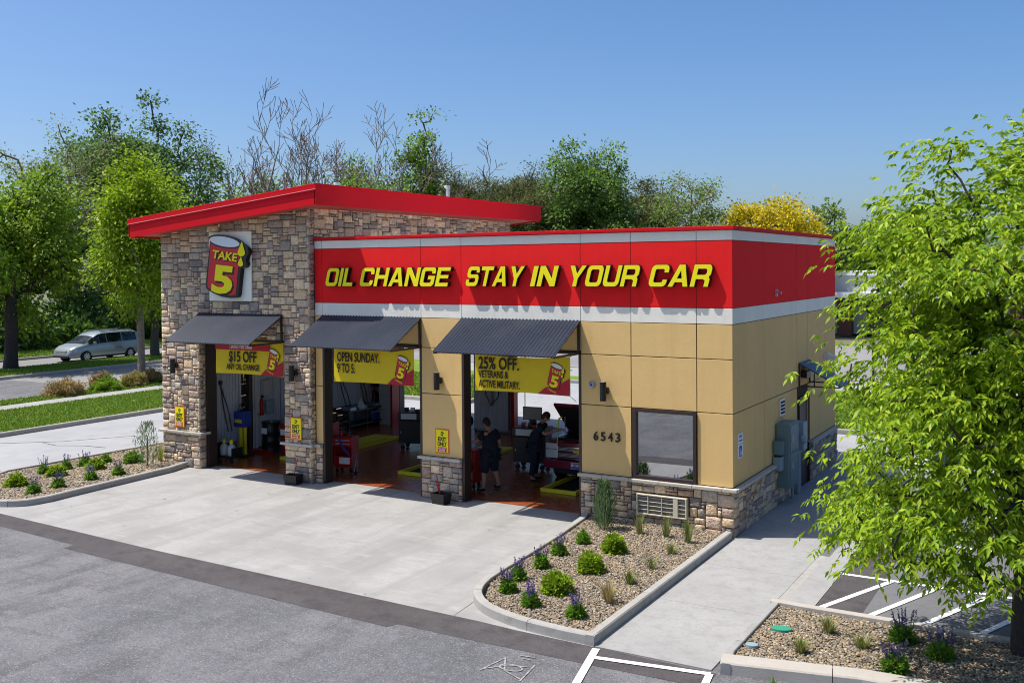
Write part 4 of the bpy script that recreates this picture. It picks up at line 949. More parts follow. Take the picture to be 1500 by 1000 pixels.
# wall boxes and lamps in the left bay
wb_ = thing('breaker_box', 'pale breaker boxes on the left bay side wall', 'breaker box', (-15.7, 3.3, 1.55))
MB().box(0, .1, -.28, .1, 0, .5).build('large_box', 'mall_wall', wb_, bevel=.01); MB().box(0, .08, -.15, .2, -.55, -.12).build('small_box', 'teal2', wb_, bevel=.01); MB().box(0, .06, -.45, -.36, -.5, .0).build('strip', 'white_plastic', wb_)
fx_ = thing('fire_extinguisher', 'red fire extinguisher hanging on the left bay side wall', 'extinguisher', (-15.62, 2.95, 1.0))
MB().lathe([(.07, 0), (.075, .03), (.075, .42), (.04, .5), (.025, .54)], (0, 0, 0), 14).build('cylinder', 'red_cab', fx_, smooth=True); MB().box(-.02, .08, -.015, .015, .53, .6).build('handle', 'black', fx_)
wl = thing('work_lamp', 'white bent work lamp arm standing in the left bay', 'work lamp', (-14.6, 3.2, .012))
MB().lathe([(.18, 0), (.18, .04)], (0, 0, 0), 16).build('base', 'black', wl); MB().tube([(0, 0, .04), (0, 0, 1.15)], .02, 8).build('pole', 'black', wl)
MB().tube([(0, 0, 1.15), (-.06, 0, 1.2), (.02, 0, 1.3), (.1, 0, 1.48)], .022, 8).build('arm', 'white_plastic', wl, smooth=True); MB().tube([(0, 0, 1.2), (-.2, 0, 1.18), (-.24, 0, 1.24)], .018, 8).build('arm', 'white_plastic', wl, smooth=True)
MB().lathe([(.12, 1.0), (.16, 1.06), (.12, 1.16)], (.16, 0, 0), 14).build('drum_fan', 'black', wl, smooth=True)
def hose(x, y, z, label, m='bark', dy=.35, L=1.4):
    t = thing('air_hose', label, 'hose', (x, y, z))
    MB().tube([(0, 0, 0), (.05, dy * .3, -L * .3), (.1, dy * .6, -L * .6), (.08, dy, -L)], .018, 6).tube([(0, 0, 0), (.08, dy * .1, -L * .5), (.12, dy * .35, -L * .85), (.1, dy * .55, -L)], .018, 6).build('hose', m, t, smooth=True)
    MB().box(-.03, .05, -.04, .04, -.02, .1).build('hook', 'black', t)
hose(-15.66, 1.35, 2.1, 'brown hoses hanging on the ribbed wall of the left bay'); hose(-15.66, 6.6, 1.9, 'brown hoses hanging on the ribbed wall seen through the middle bay', dy=.5, L=1.2); hose(-15.66, 7.6, 2.1, 'thin hose hanging near the shelf unit', dy=.4)
rk = thing('bench', 'long black bench with grey trays along the far left wall', 'bench', (-15.4, 7.4, .012))
MB().box(-.3, .3, -1.0, 1.1, .62, .67).build('top', 'black', rk); MB().box(-.3, .3, -1.0, 1.1, .16, .2).build('lower_shelf', 'black', rk)
for x in (-.27, .25):
    for y in (-.97, 0, 1.06): MB().box(x, x + .03, y, y + .03, 0, .62).build('leg', 'black', rk)
for i in range(8):
    b = thing('bottle', 'white capped bottle in the row on the black bench', 'bottle', (-15.2, 7.75 + .085 * i, .685 - .45), 0, 'row of bottles on the bench')
    MB().lathe([(.035, 0), (.035, .2), (.015, .24)], (0, 0, 0), 8).build('body', 'blue_plastic', b); MB().lathe([(.018, .24), (.018, .28)], (0, 0, 0), 8).build('cap', 'white_plastic', b)
for i, (y, z, w, m) in enumerate(((6.7, .68, .3, 'galv'), (7.3, .68, .25, 'teal2'), (8.1, .68, .5, 'galv'))):
    b = thing('tray', ['grey metal tray at the near end of the black bench', 'pale plastic tray midway along the black bench', 'wide grey metal tray at the far end of the black bench'][i], 'tray', (-15.35, y, z))
    MB().box(-.2, .2, -w / 2, w / 2, 0, .02).box(-.2, -.18, -w / 2, w / 2, .02, .1).box(.18, .2, -w / 2, w / 2, .02, .1).box(-.18, .18, -w / 2, -w / 2 + .02, .02, .1).box(-.18, .18, w / 2 - .02, w / 2, .02, .1).build('pan', m, b)
can_ = thing('watering_can', 'white funnel jug standing on the black bench', 'jug', (-15.2, 7.15, .682))
MB().lathe([(.1, 0), (.12, .04), (.1, .2), (.04, .28), (.03, .36)], (0, 0, 0), 14).build('body', 'white_plastic', can_, smooth=True); MB().tube([(.08, 0, .2), (.16, 0, .16), (.12, 0, .06)], .012, 6).build('handle', 'white_plastic', can_)
sh = thing('shelf_unit', 'metal shelf unit against the rear wall of the left bay', 'shelf', (-15.35, 8.45, .012))
for z in (.1, .7, 1.25, 1.8, 2.3): MB().box(-.4, .4, -.2, .2, z, z + .03).build('shelf', 'galv', sh)
for x in (-.4, .38):
    for y in (-.2, .18): MB().box(x, x + .02, y, y + .02, 0, 2.4).build('post', 'galv', sh)
rg = random.Random(4)
for k in range(22):
    z = rg.choice((.13, .73, 1.28, 1.83)); x = rg.uniform(-.34, .3); h = rg.uniform(.12, .36)
    o = tag(MB().box(-.04, .05, -.12, .1, 0, h).build('carton', rg.choice(['mall_wall', 'blue_plastic', 'red_cab', 'black', 'cream']), None, loc=(-15.35 + x, 8.45, z + .012)), 'small carton stacked on the metal shelf unit', 'carton', 'cartons on the shelf unit')
lk = thing('locker', 'pale shelf locker with red side post beside the rear opening', 'locker', (-14.95, 8.3, .012))
MB().box(-.25, .2, -.15, .3, 0, 2.6).build('cabinet', 'mall_wall', lk, bevel=.01)
for z in (.5, 1.0, 1.5, 2.0): MB().box(-.24, .19, -.165, -.151, z, z + .03).build('shelf_edge', 'galv', lk)
MB().box(.2, .28, -.1, .3, 0, 3.3).build('red_post', 'red_cab', lk)
rp = tag(MB().box(-.07, .07, -.1, .1, 0, 3.35).build('red_post', 'red_cab', None, loc=(-10.06, 8.6, .012), bevel=.01), 'red vertical post at the rear opening behind the banner', 'post')
hp = thing('hose_board', 'grey ribbed pillar panel with blue and red hoses at the rear wall', 'hose panel', (-10.9, 8.6, .1))
V = []; F = []
for i in range(25):
    x = -.66 + 1.3 * i / 24; V += [(x, -.02 - (.03 if i % 2 else 0), 0), (x, -.02 - (.03 if i % 2 else 0), 3.2)]
F = [(2 * i, 2 * i + 2, 2 * i + 3, 2 * i + 1) for i in range(24)]
MB().add(V, F).build('ribbed_panel', 'ribbed', hp, fix=False); MB().box(-.3, .1, -.2, -.05, .8, 1.6).build('cabinet', 'mall_wall', hp, bevel=.01)
MB().tube([(-.1, -.2, 1.9), (-.05, -.3, 1.2), (.15, -.3, .85), (.4, -.25, 1.1), (.45, -.15, 1.9)], .02, 6).build('hose', 'blue_plastic', hp, smooth=True); MB().tube([(-.2, -.2, 1.95), (.0, -.28, 1.5), (.3, -.22, 1.9)], .018, 6).build('hose', 'red_cab', hp, smooth=True)
hr = thing('hose_reel', 'round black hose reel behind the tan pillar in the right bay', 'hose reel', (-7.9, 2.5, .012))
MB().tube([(0, 0, 0), (0, 0, 1.4)], .02, 8).build('post', 'black', hr); MB().lathe([(.16, -.08), (.16, -.06), (.11, -.05), (.11, .05), (.16, .06), (.16, .08)], (0, -.02, 1.42), 20, axis='y').build('reel', 'black', hr, smooth=True)
# outside squeegee buckets
def bucket(x, y, rz, label, n):
    t = thing('bucket', label, 'bucket', (x, y, .0), rz, 'squeegee buckets against the pillars')
    MB().add([(-.17, -.12, 0), (.17, -.12, 0), (.17, .12, 0), (-.17, .12, 0), (-.2, -.15, .24), (.2, -.15, .24), (.2, .15, .24), (-.2, .15, .24), (-.18, -.13, .24), (.18, -.13, .24), (.18, .13, .24), (-.18, .13, .24), (-.15, -.1, .03), (.15, -.1, .03), (.15, .1, .03), (-.15, .1, .03)],
        [(0, 3, 2, 1), (0, 1, 5, 4), (1, 2, 6, 5), (2, 3, 7, 6), (3, 0, 4, 7), (4, 5, 9, 8), (5, 6, 10, 9), (6, 7, 11, 10), (7, 4, 8, 11), (8, 9, 13, 12), (9, 10, 14, 13), (10, 11, 15, 14), (11, 8, 12, 15), (12, 13, 14, 15)]).build('tub', 'black', t)
    MB().box(-.14, .14, -.1, .1, .15, .16).build('water', 'car_glass', t)
    for k in range(n):
        s = thing('squeegee', 'red handled squeegee standing in the black bucket, %s' % label.split(', ')[-1] if n == 1 else ['taller', 'shorter'][k] + ' red handled squeegee in the bucket by the tan pillar', 'squeegee', (x, y, .1), rz)
        MB().tube([(0, 0, 0), (-.13 - .05 * k if n == 2 else .14, .03 * k, .55 - .12 * k)], .011, 6).build('handle', 'red_cab', s)
        MB().box(-.06, .06, -.015, .015, -.03, .03).build('blade', 'black', s)
bucket(-11.25, -.42, .1, 'black squeegee bucket, against the stone pillar', 1)
bucket(-6.78, -.36, -.1, 'black squeegee bucket with two red handles, against the tan pillar', 2)

# ================================================================== PEOPLE
def skin(name, pts, edges, radii, m, parent, sub=2, extra=None):
    me = bpy.data.meshes.new(name); me.from_pydata([tuple(p) for p in pts], edges, [])
    o = bpy.data.objects.new(name, me); COL.objects.link(o)
    md = o.modifiers.new('s', 'SKIN'); md.use_smooth_shade = True; md.branch_smoothing = .6
    for i, r in enumerate(radii):
        r = (r, r) if not isinstance(r, tuple) else r; me.skin_vertices[0].data[i].radius = r
    me.skin_vertices[0].data[0].use_root = True
    ss = o.modifiers.new('u', 'SUBSURF'); ss.levels = sub; ss.render_levels = sub
    n = bake(o, name, parent); n.data.materials.clear(); n.data.materials.append(M[m])
    if extra:
        b = bmesh.new(); b.from_mesh(n.data); extra(b); b.to_mesh(n.data); b.free()
    n.data.polygons.foreach_set('use_smooth', [True] * len(n.data.polygons)); return n
def person(label, loc, rz, J, long_trousers=False):
    """J joints facing +X: pelvis chest neck head, and for each side s in 'LR' hip knee ankle toe shoulder elbow wrist"""
    t = thing('person', label, 'person', loc, rz)
    V = []; E_ = []; R = []; ix = {}
    def add(n, p, r, par=None):
        ix[n] = len(V); V.append(Vector(p)); R.append(r)
        if par is not None: E_.append((ix[par], ix[n]))
    add('pelvis', J['pelvis'], (.17, .13)); add('waist', Vector(J['pelvis']).lerp(Vector(J['chest']), .5), (.16, .12), 'pelvis'); add('chest', J['chest'], (.145, .095), 'waist')
    add('neck', J['neck'], .06, 'chest'); add('head0', Vector(J['neck']).lerp(Vector(J['head']), .5), .06, 'neck')
    for s in 'LR':
        add('hip' + s, J['hip' + s], .1, 'pelvis'); add('knee' + s, J['knee' + s], .062, 'hip' + s)
        k, a = Vector(J['knee' + s]), Vector(J['ankle' + s]); add('calf' + s, k.lerp(a, .35) + Vector((-.015, 0, 0)), .06, 'knee' + s); add('ankle' + s, a, .038, 'calf' + s); add('toe' + s, J['toe' + s], .035, 'ankle' + s)
        add('sh' + s, J['sh' + s], .052, 'chest'); add('elbow' + s, J['elbow' + s], .045, 'sh' + s); add('wrist' + s, J['wrist' + s], .03, 'elbow' + s)
        w = Vector(J['wrist' + s]); d = (w - Vector(J['elbow' + s])).normalized(); side = d.cross(Vector((0, 0, 1))); side = side.normalized() if side.length > .1 else Vector((0, 1, 0))
        palm = w + d * .06; add('palm' + s, palm, .032, 'wrist' + s)
        for q in range(4):
            b = palm + d * .035 + side * (.03 - .02 * q); L = (.06, .075, .07, .055)[q]
            add('f%d%s' % (q, s), b, .0095, 'palm' + s); add('g%d%s' % (q, s), b + d * L * .6 + Vector((0, 0, -.015)), .0085, 'f%d%s' % (q, s)); add('h%d%s' % (q, s), b + d * L + Vector((0, 0, -.04)), .007, 'g%d%s' % (q, s))
        add('t0' + s, w + d * .035 + side * .045, .011, 'palm' + s); add('t1' + s, w + d * .08 + side * .065 + Vector((0, 0, -.01)), .009, 't0' + s)
    hd = Vector(J['head']); fd = Vector(J['face']).normalized(); up = (hd - Vector(J['neck'])).normalized(); sd = up.cross(fd).normalized(); fd = sd.cross(up)
    Rm = Matrix((fd, sd, up)).transposed().to_4x4()
    def head(b):
        T = Matrix.Translation(hd) @ Rm
        r = bmesh.ops.create_uvsphere(b, u_segments=18, v_segments=14, radius=1.0)
        for v in r['verts']:
            x, y, z = v.co; jaw = max(0, -z)
            p = Vector((x * (.1 - .012 * jaw) + .012 * jaw, y * (.078 - .02 * jaw), z * .122)); v.co = T @ p
        for c, rd, sc in ((Vector((.105, 0, -.012)), .017, (1, .8, 1.5)), (Vector((0, .08, -.01)), .022, (.8, .4, 1.3)), (Vector((0, -.08, -.01)), .022, (.8, .4, 1.3)), (Vector((.092, 0, -.055)), .016, (.5, 1.5, .4)), (Vector((.088, .03, .012)), .011, (.6, 1.2, .7)), (Vector((.088, -.03, .012)), .011, (.6, 1.2, .7))):
            r = bmesh.ops.create_uvsphere(b, u_segments=8, v_segments=6, radius=rd)
            for v in r['verts']: v.co = T @ (Vector((v.co.x * sc[0], v.co.y * sc[1], v.co.z * sc[2])) + c)
    skin('body', V, E_, R, 'skin', t, 2, head)
    # hair
    b = bmesh.new(); r = bmesh.ops.create_uvsphere(b, u_segments=18, v_segments=14, radius=1.0)
    for v in r['verts']:
        x, y, z = v.co; v.co = Matrix.Translation(hd) @ Rm @ Vector((x * .108 - .014, y * .088, z * .125 + .014))
    bmesh.ops.delete(b, geom=[f for f in b.faces if (Rm.inverted() @ (f.calc_center_median() - hd)).dot(Vector((.75, 0, -.66))) > .035], context='FACES')
    me = bpy.data.meshes.new('hair'); b.to_mesh(me); b.free(); me.materials.append(M['hair']); h = bpy.data.objects.new('hair', me); COL.objects.link(h); h.parent = t
    # shirt
    P = lambda n: Vector(J[n]); W_ = []; Ed = []; Rr = []
    W_ += [P('pelvis') + Vector((0, 0, .02)), P('pelvis').lerp(P('chest'), .5), P('chest'), P('chest').lerp(P('neck'), .7), P('pelvis') + Vector((0, 0, -.08))]; Rr += [(.225, .19), (.22, .185), (.225, .175), .1, (.22, .19)]; Ed += [(0, 1), (1, 2), (2, 3), (0, 4)]
    for s in 'LR':
        n = len(W_); el = P('sh' + s).lerp(P('elbow' + s), .75); W_ += [P('sh' + s), P('sh' + s).lerp(el, .5), el]; Rr += [.105, .098, .092]; Ed += [(2, n), (n, n + 1), (n + 1, n + 2)]
    skin('shirt', W_, Ed, Rr, 'navy', t, 2)
    W_ = [P('pelvis') + Vector((0, 0, -.03))]; Rr = [(.185, .15)]; Ed = []
    for s in 'LR':
        n = len(W_); en = P('ankle' + s) + Vector((0, 0, .05)) if long_trousers else P('knee' + s) + Vector((0, 0, -.05))
        W_ += [P('hip' + s), P('hip' + s).lerp(P('knee' + s), .55)] + ([P('knee' + s)] if long_trousers else []) + [en]; Rr += [.135, .125] + ([.09] if long_trousers else []) + [.075 if long_trousers else .105]
        Ed += [(0, n)] + [(k, k + 1) for k in range(n, len(W_) - 1)]
    skin('trousers' if long_trousers else 'shorts', W_, Ed, Rr, 'navy', t, 2)
    for s in 'LR':
        a, q = P('ankle' + s), P('toe' + s); d = q - a; d.z = 0; d.normalize()
        heel = a - d * .07; heel.z = .05; q2 = q + d * .04; q2.z = .04; mid = a.copy(); mid.z = .07
        skin('shoe', [mid, heel, q2, a], [(0, 1), (0, 2), (0, 3)], [(.058, .055), (.048, .045), (.05, .035), .05], 'black_matt', t, 2)
    return t
person('person in dark navy shirt and shorts standing at a red tool cart', (-6.46, 1.3, .012), rad(168), dict(
    pelvis=(0, 0, .93), chest=(.02, 0, 1.33), neck=(.07, 0, 1.49), head=(.13, 0, 1.62), face=(1, .1, -.55),
    hipL=(0, .11, .88), kneeL=(.03, .2, .48), ankleL=(-.02, .27, .09), toeL=(.13, .31, .04), hipR=(0, -.11, .88), kneeR=(.02, -.16, .48), ankleR=(-.06, -.24, .09), toeR=(.1, -.27, .04),
    shL=(.01, .2, 1.41), elbowL=(.2, .27, 1.2), wristL=(.46, .22, 1.14), shR=(.01, -.2, 1.41), elbowR=(-.02, -.3, 1.12), wristR=(.04, -.31, .88)))
person('person in dark navy uniform leaning over the engine of the maroon truck', (-6.05, 2.75, .012), rad(22), dict(
    pelvis=(0, 0, .95), chest=(.12, 0, 1.35), neck=(.22, 0, 1.5), head=(.31, 0, 1.62), face=(1, 0, -.7),
    hipL=(0, .1, .9), kneeL=(.04, .13, .48), ankleL=(0, .15, .09), toeL=(.15, .17, .04), hipR=(0, -.1, .9), kneeR=(0, -.13, .48), ankleR=(-.06, -.15, .09), toeR=(.1, -.17, .04),
    shL=(.13, .2, 1.42), elbowL=(.38, .22, 1.3), wristL=(.62, .12, 1.3), shR=(.13, -.2, 1.42), elbowR=(.3, -.24, 1.22), wristR=(.55, -.16, 1.28)), True)
ds = thing('dipstick', 'bright yellow-green dipstick held by the leaning mechanic', 'dipstick', (-5.45, 2.9, 1.05))
MB().tube([(-.02, 0, -.1), (.03, 0, .55)], .014, 6).build('rod', mat('lime', (.4, .7, .03), .4), ds); MB().tube([(.03, 0, .55), (.12, 0, .6)], .025, 6).build('grip', 'yellow_paint', ds)

# ================================================================== VEHICLES
M['rim_silver'] = mat('rim_silver', (.55, .56, .58), .4, metal=.2)
def vehicle(name, label, cat, loc, rz, st, glass, wind, rearw, wheels, m, wr=.33, group=None, extra=None):
    t = thing(name, label, cat, loc, rz, group); V = []; n = 15
    for (x, zb, zbe, zt_, w, wt) in st:
        z1 = zb + (zbe - zb) * .35; z2 = zb + (zbe - zb) * .8
        half = [(w * .86, zb), (w * .97, zb + .07), (w, z1), (w * .99, z2), (w * .955, zbe), (wt + (w * .955 - wt) * .18, zbe + (zt_ - zbe) * .86), (wt * .86, zt_ - .02 * (zt_ > zbe + .1))]
        ring = [(y, z) for y, z in half] + [(0, zt_ + .025)] + [(-y, z) for y, z in reversed(half)]
        V += [(x, y, z) for y, z in ring]
    F = [(i * n + k, i * n + k + 1, (i + 1) * n + k + 1, (i + 1) * n + k) for i in range(len(st) - 1) for k in range(n - 1)]
    F += [(i * n, (i + 1) * n, (i + 1) * n + n - 1, i * n + n - 1) for i in range(len(st) - 1)]
    F += [tuple(range(n)), tuple((len(st) - 1) * n + k for k in range(n))]
    MB().add(V, F).build('body', m, t, smooth=True)
    def pane(nm, i, ks, sh=.06, off=.012):
        mb = MB()
        for k in ks:
            q = [Vector(V[i * n + k]), Vector(V[i * n + k + 1]), Vector(V[(i + 1) * n + k + 1]), Vector(V[(i + 1) * n + k])]
            nn = (q[1] - q[0]).cross(q[3] - q[0]).normalized(); c = sum(q, Vector()) / 4
            if nn.dot(c - Vector((c.x, 0, c.z - .3))) < 0: nn = -nn
            mb.add([c + (p - c) * (1 - sh) + nn * off for p in q] , [(0, 1, 2, 3)])
        return mb.build(nm, 'car_glass', t)
    for i in glass: pane('side_window', i, [4], .07); pane('side_window', i, [9], .07)
    for i in wind: pane('windscreen', i, [5, 6, 7, 8], .02)
    for i in rearw: pane('rear_window', i, [5, 6, 7, 8], .02)
    for x, w in wheels:
        for s in (-1, 1):
            MB().lathe([(wr + .07, 0), (wr + .05, .012)], (x, s * w - (0 if s > 0 else .012), wr), 24, axis='y').build('wheel_arch', 'black_matt', t)
            wh = MB().lathe([(wr * .6, -.02), (wr * .92, -.03), (wr, .0), (wr, .14), (wr * .92, .18), (wr * .6, .17)] if s > 0 else [(wr * .6, .02), (wr * .92, .03), (wr, .0), (wr, -.14), (wr * .92, -.18), (wr * .6, -.17)], (x, s * (w - .12), wr), 28, axis='y').build('wheel', 'rubber', t, smooth=True)
            y1 = s * (w + .075); mb = MB().lathe([(wr * .64, 0), (wr * .66, -s * .05)], (x, y1 - s * .02, wr), 24, axis='y')
            mb.build('rim', 'black_matt', wh)
            sp = MB()
            for k in range(9):
                a = k * 2 * math.pi / 9; u = Vector((math.cos(a), 0, math.sin(a))); p = Vector((-u.z, 0, u.x)); c = Vector((x, y1, wr))
                sp.add([c + u * wr * .12 - p * .02, c + u * wr * .12 + p * .02, c + u * wr * .62 + p * .04, c + u * wr * .62 - p * .04], [(0, 1, 2, 3)])
            sp.lathe([(wr * .16, 0), (wr * .14, s * .015)], (x, y1, wr), 12, axis='y').build('spokes', 'rim_silver', wh)
    if extra: extra(t)
    return t
VAN = [(0, .45, .8, .85, .82, .74), (.07, .32, 1.05, 1.2, .93, .78), (.2, .3, 1.1, 1.6, .96, .72), (.4, .28, 1.1, 1.7, .98, .70), (1.5, .27, 1.09, 1.76, 1.0, .72), (2.6, .27, 1.06, 1.75, 1.0, .72), (3.1, .27, 1.04, 1.69, 1.0, .70), (3.45, .27, 1.03, 1.5, 1.0, .72), (3.85, .27, 1.02, 1.22, .99, .78), (4.15, .27, .98, 1.07, .98, .84), (4.6, .27, .88, .97, .95, .8), (4.9, .28, .74, .84, .87, .7), (5.04, .3, .58, .68, .74, .56), (5.1, .36, .48, .55, .6, .45)]
def van_extra(t):
    for s in (-1, 1):
        MB().add([(4.72, s * .93, .62), (4.95, s * .84, .58), (4.97, s * .8, .74), (4.6, s * .955, .78)], [(0, 1, 2, 3)]).build('headlight', 'lens', t)
        MB().box(3.45, 3.6, s * 1.0 - .02 - (.12 if s < 0 else -.02), s * 1.0 + .14 - (.12 if s < 0 else .02), 1.05, 1.2).build('mirror', 'silver', t, bevel=.02)
        MB().box(1.5, 2.3, s * 1.003 - .008, s * 1.003 + .008, .72, .745).build('trim_strip', 'chrome', t)
        MB().box(.5, 4.4, s * .99 - .02, s * .99 + .02, .24, .3).build('sill', 'black_matt', t)
    MB().box(4.98, 5.1, -.5, .5, .56, .72).build('grille', 'louver', t, bevel=.02); MB().box(4.9, 5.12, -.7, .7, .3, .4).build('lower_grille', 'black_matt', t)
    MB().box(.6, 2.9, .6, .64, 1.76, 1.8).box(.6, 2.9, -.64, -.6, 1.76, 1.8).build('roof_rail', 'silver', t)
vehicle('minivan', 'silver minivan driving along the far street', 'van', (-46.6, 23.1, -.01), rad(-90), VAN, [3, 4, 5, 6, 7], [7, 8], [1], [(.95, .955), (4.05, .955)], 'silver', .34, extra=van_extra)
SED = [(0, .45, .8, .86, .7, .6), (.08, .32, .92, .98, .84, .74), (.7, .27, .95, 1.03, .88, .74), (1.1, .26, .94, 1.18, .89, .66), (1.6, .26, .93, 1.4, .9, .6), (2.4, .26, .92, 1.45, .9, .6), (2.9, .26, .9, 1.36, .9, .62), (3.35, .26, .88, 1.12, .9, .68), (3.65, .26, .86, .98, .89, .74), (4.2, .27, .78, .87, .86, .72), (4.5, .3, .64, .74, .76, .6), (4.62, .38, .52, .6, .62, .5)]
def sed_extra(t):
    for s in (-1, 1):
        MB().add([(4.3, s * .855, .6), (4.52, s * .74, .58), (4.5, s * .7, .69), (4.2, s * .84, .72)], [(0, 1, 2, 3)]).build('headlight', 'lens', t)
        MB().box(3.15, 3.28, s * .95 - .08, s * .95 + .08, .92, 1.04).build('mirror', 'black', t, bevel=.02)
    MB().box(4.5, 4.63, -.4, .4, .42, .56).build('grille', 'black_matt', t)
SW = [(.85, .855), (3.6, .855)]
for x, y, m, lb_ in ((1.65 + 4.62, 8.3, 'car_grey', 'grey sedan nosed in to the side pavement, farthest from the camera of the parked row'), (1.75 + 4.62, 5.6, 'car_white', 'white sedan nosed in to the side pavement, nearest of the parked row')):
    vehicle('parked_car', lb_, 'car', (x, y, -.004), rad(180), SED, [3, 4, 5, 6], [6, 7], [3], SW, m, .32, 'cars parked beside the building', sed_extra)
vehicle('parked_car', 'blue sedan parked behind the ash tree in the right lot', 'car', (8.6, 13.5, -.004), rad(180), SED, [3, 4, 5, 6], [6, 7], [3], SW, 'car_blue', .32, None, sed_extra)
vehicle('parked_car', 'white sedan parked farther off behind the ash tree', 'car', (12.5, 17.0, -.004), rad(180), SED, [3, 4, 5, 6], [6, 7], [3], SW, 'car_white', .32, None, sed_extra)
TRK = [(0, .55, .95, 1.0, .93, .85), (.1, .5, 1.15, 1.2, .98, .92), (1.9, .5, 1.15, 1.2, .99, .93), (1.95, .5, 1.18, 1.8, .99, .72), (2.1, .5, 1.18, 1.9, .99, .70), (3.3, .5, 1.16, 1.92, 1.0, .70), (3.7, .5, 1.14, 1.75, 1.0, .72), (4.2, .5, 1.12, 1.28, 1.0, .84), (4.3, .52, 1.06, 1.08, 1.0, .9), (5.3, .55, 1.03, 1.04, .99, .9), (5.45, .6, .95, .98, .96, .88)]
def trk_extra(t):
    X = 5.47
    MB().box(X - .04, X + .02, -.6, .6, .88, .92).box(X - .04, X + .02, -.6, .6, .6, .63).box(X - .04, X + .02, -.62, -.6, .6, .92).box(X - .04, X + .02, .6, .62, .6, .92).build('grille_surround', 'chrome', t, bevel=.008)
    MB().box(X - .05, X + .0, -.6, .6, .63, .88).build('grille', 'black', t)
    for z in (.66, .69, .72, .81, .84, .87): MB().box(X - .01, X + .01, -.59, .59, z, z + .012).build('grille_slat', 'galv', t)
    MB().box(X - .03, X + .03, -.6, .6, .745, .785).build('grille_bar', 'maroon', t)
    outline_mesh('emblem', [[(-.15, .775), (-.055, .775), (-.055, .755), (.055, .755), (.055, .775), (.17, .775), (.15, .85), (.055, .85), (.055, .87), (-.055, .87), (-.055, .85), (-.17, .85)]], 'gold', Matrix.Translation((X + .04, 0, 0)) @ Matrix.Rotation(rad(90), 4, 'Z') @ RX, t, ext=.01)
    for s in (-1, 1):
        MB().box(X - .1, X + .01, s * .8 - .16, s * .8 + .16, .83, .97).build('headlight', 'lens', t, bevel=.02); MB().box(X - .1, X + .01, s * .8 - .16, s * .8 + .16, .6, .82).build('headlight', 'lens', t, bevel=.02)
    MB().box(X - .1, X + .14, -.97, .97, .36, .585).build('bumper', 'maroon', t, bevel=.04); MB().box(X - .05, X + .08, -.7, .7, .24, .36).build('lower_bumper', 'black_matt', t, bevel=.02)
    MB().box(X + .143, X + .155, -.17, .17, .4, .56).build('licence_plate', 'ink_white', t); MB().box(X + .1555, X + .158, -.16, .16, .41, .46).build('plate_band', 'blue_sign', t); MB().box(X + .1555, X + .158, -.16, .16, .525, .55).build('plate_band', 'red_cab', t)
    text('8K 42', .08, 'blue_sign', Matrix.Translation((X + .16, -.1, .465)) @ Matrix.Rotation(rad(90), 4, 'Z') @ RX, t, width=.2)
    MB().add([(4.3, -.93, 1.12), (4.3, .93, 1.12), (5.15, .91, 1.88), (5.15, -.91, 1.88), (4.26, -.93, 1.16), (4.26, .93, 1.16), (5.11, .91, 1.94), (5.11, -.91, 1.94)], [(0, 1, 2, 3), (4, 7, 6, 5), (0, 4, 5, 1), (1, 5, 6, 2), (2, 6, 7, 3), (3, 7, 4, 0)]).build('raised_bonnet', 'maroon', t, bevel=.02)
    MB().add([(4.36, -.86, 1.14), (4.36, .86, 1.14), (5.12, .85, 1.82), (5.12, -.85, 1.82), (4.34, -.86, 1.16), (4.34, .86, 1.16), (5.1, .85, 1.84), (5.1, -.85, 1.84)], [(0, 1, 2, 3), (4, 7, 6, 5), (0, 4, 5, 1), (1, 5, 6, 2), (2, 6, 7, 3), (3, 7, 4, 0)]).build('bonnet_liner', 'black_matt', t)
    MB().tube([(4.9, -.7, 1.05), (4.8, -.75, 1.68)], .012, 6).build('prop_rod', 'galv', t)
    MB().box(4.4, 5.3, -.75, .75, 1.05, 1.09).build('engine_cover', 'black', t, bevel=.02); MB().box(4.9, 5.15, .2, .5, 1.09, 1.16).build('battery_cover', 'red_cab', t, bevel=.02); MB().box(4.6, 4.85, -.4, .1, 1.09, 1.18).build('air_box', 'black_matt', t, bevel=.03)
    for s in (-1, 1): MB().box(3.75, 3.95, s * 1.08 - .12, s * 1.08 + .12, 1.12, 1.36).build('mirror', 'black', t, bevel=.03)
vehicle('pickup_truck', 'dark maroon pickup truck with raised bonnet in the right bay', 'truck', (-4.83, 8.35, .012), rad(-90), TRK, [4, 5, 6], [6, 7], [2], [(1.1, .94), (4.65, .94)], 'maroon', .4, extra=trk_extra)
# ================================================================== VEGETATION
def lerp_cols(pal, n, g):
    pal = np.array(pal); i = g.integers(0, len(pal), n); j = g.integers(0, len(pal), n); u = g.random(n)[:, None]
    return (pal[i] * u + pal[j] * (1 - u)) * g.uniform(.85, 1.15, n)[:, None]
def unit(a): return a / np.maximum(np.linalg.norm(a, axis=1, keepdims=True), 1e-6)
def leaf_arrays(P, D, size, width, pal, g, fold=.25):
    """kite leaves folded on the midrib: P base, D direction"""
    n = len(P); up = unit(g.normal(size=(n, 3)) * .6 + np.array([0, 0, 1.0])); S = unit(np.cross(D, up)); Nn = unit(np.cross(S, D))
    L = (size * g.uniform(.7, 1.25, n))[:, None]; w = L * width
    m = P + D * L * .42
    V = np.stack([P, m + S * w + Nn * w * fold, P + D * L - np.array([0, 0, 1.0]) * L * .12, m - S * w + Nn * w * fold], 1).reshape(-1, 3)
    b = np.arange(n)[:, None] * 4
    F = np.concatenate([b + np.array([0, 1, 2]), b + np.array([0, 2, 3])], 0)
    return V, F, np.repeat(lerp_cols(pal, n, g), 4, 0)
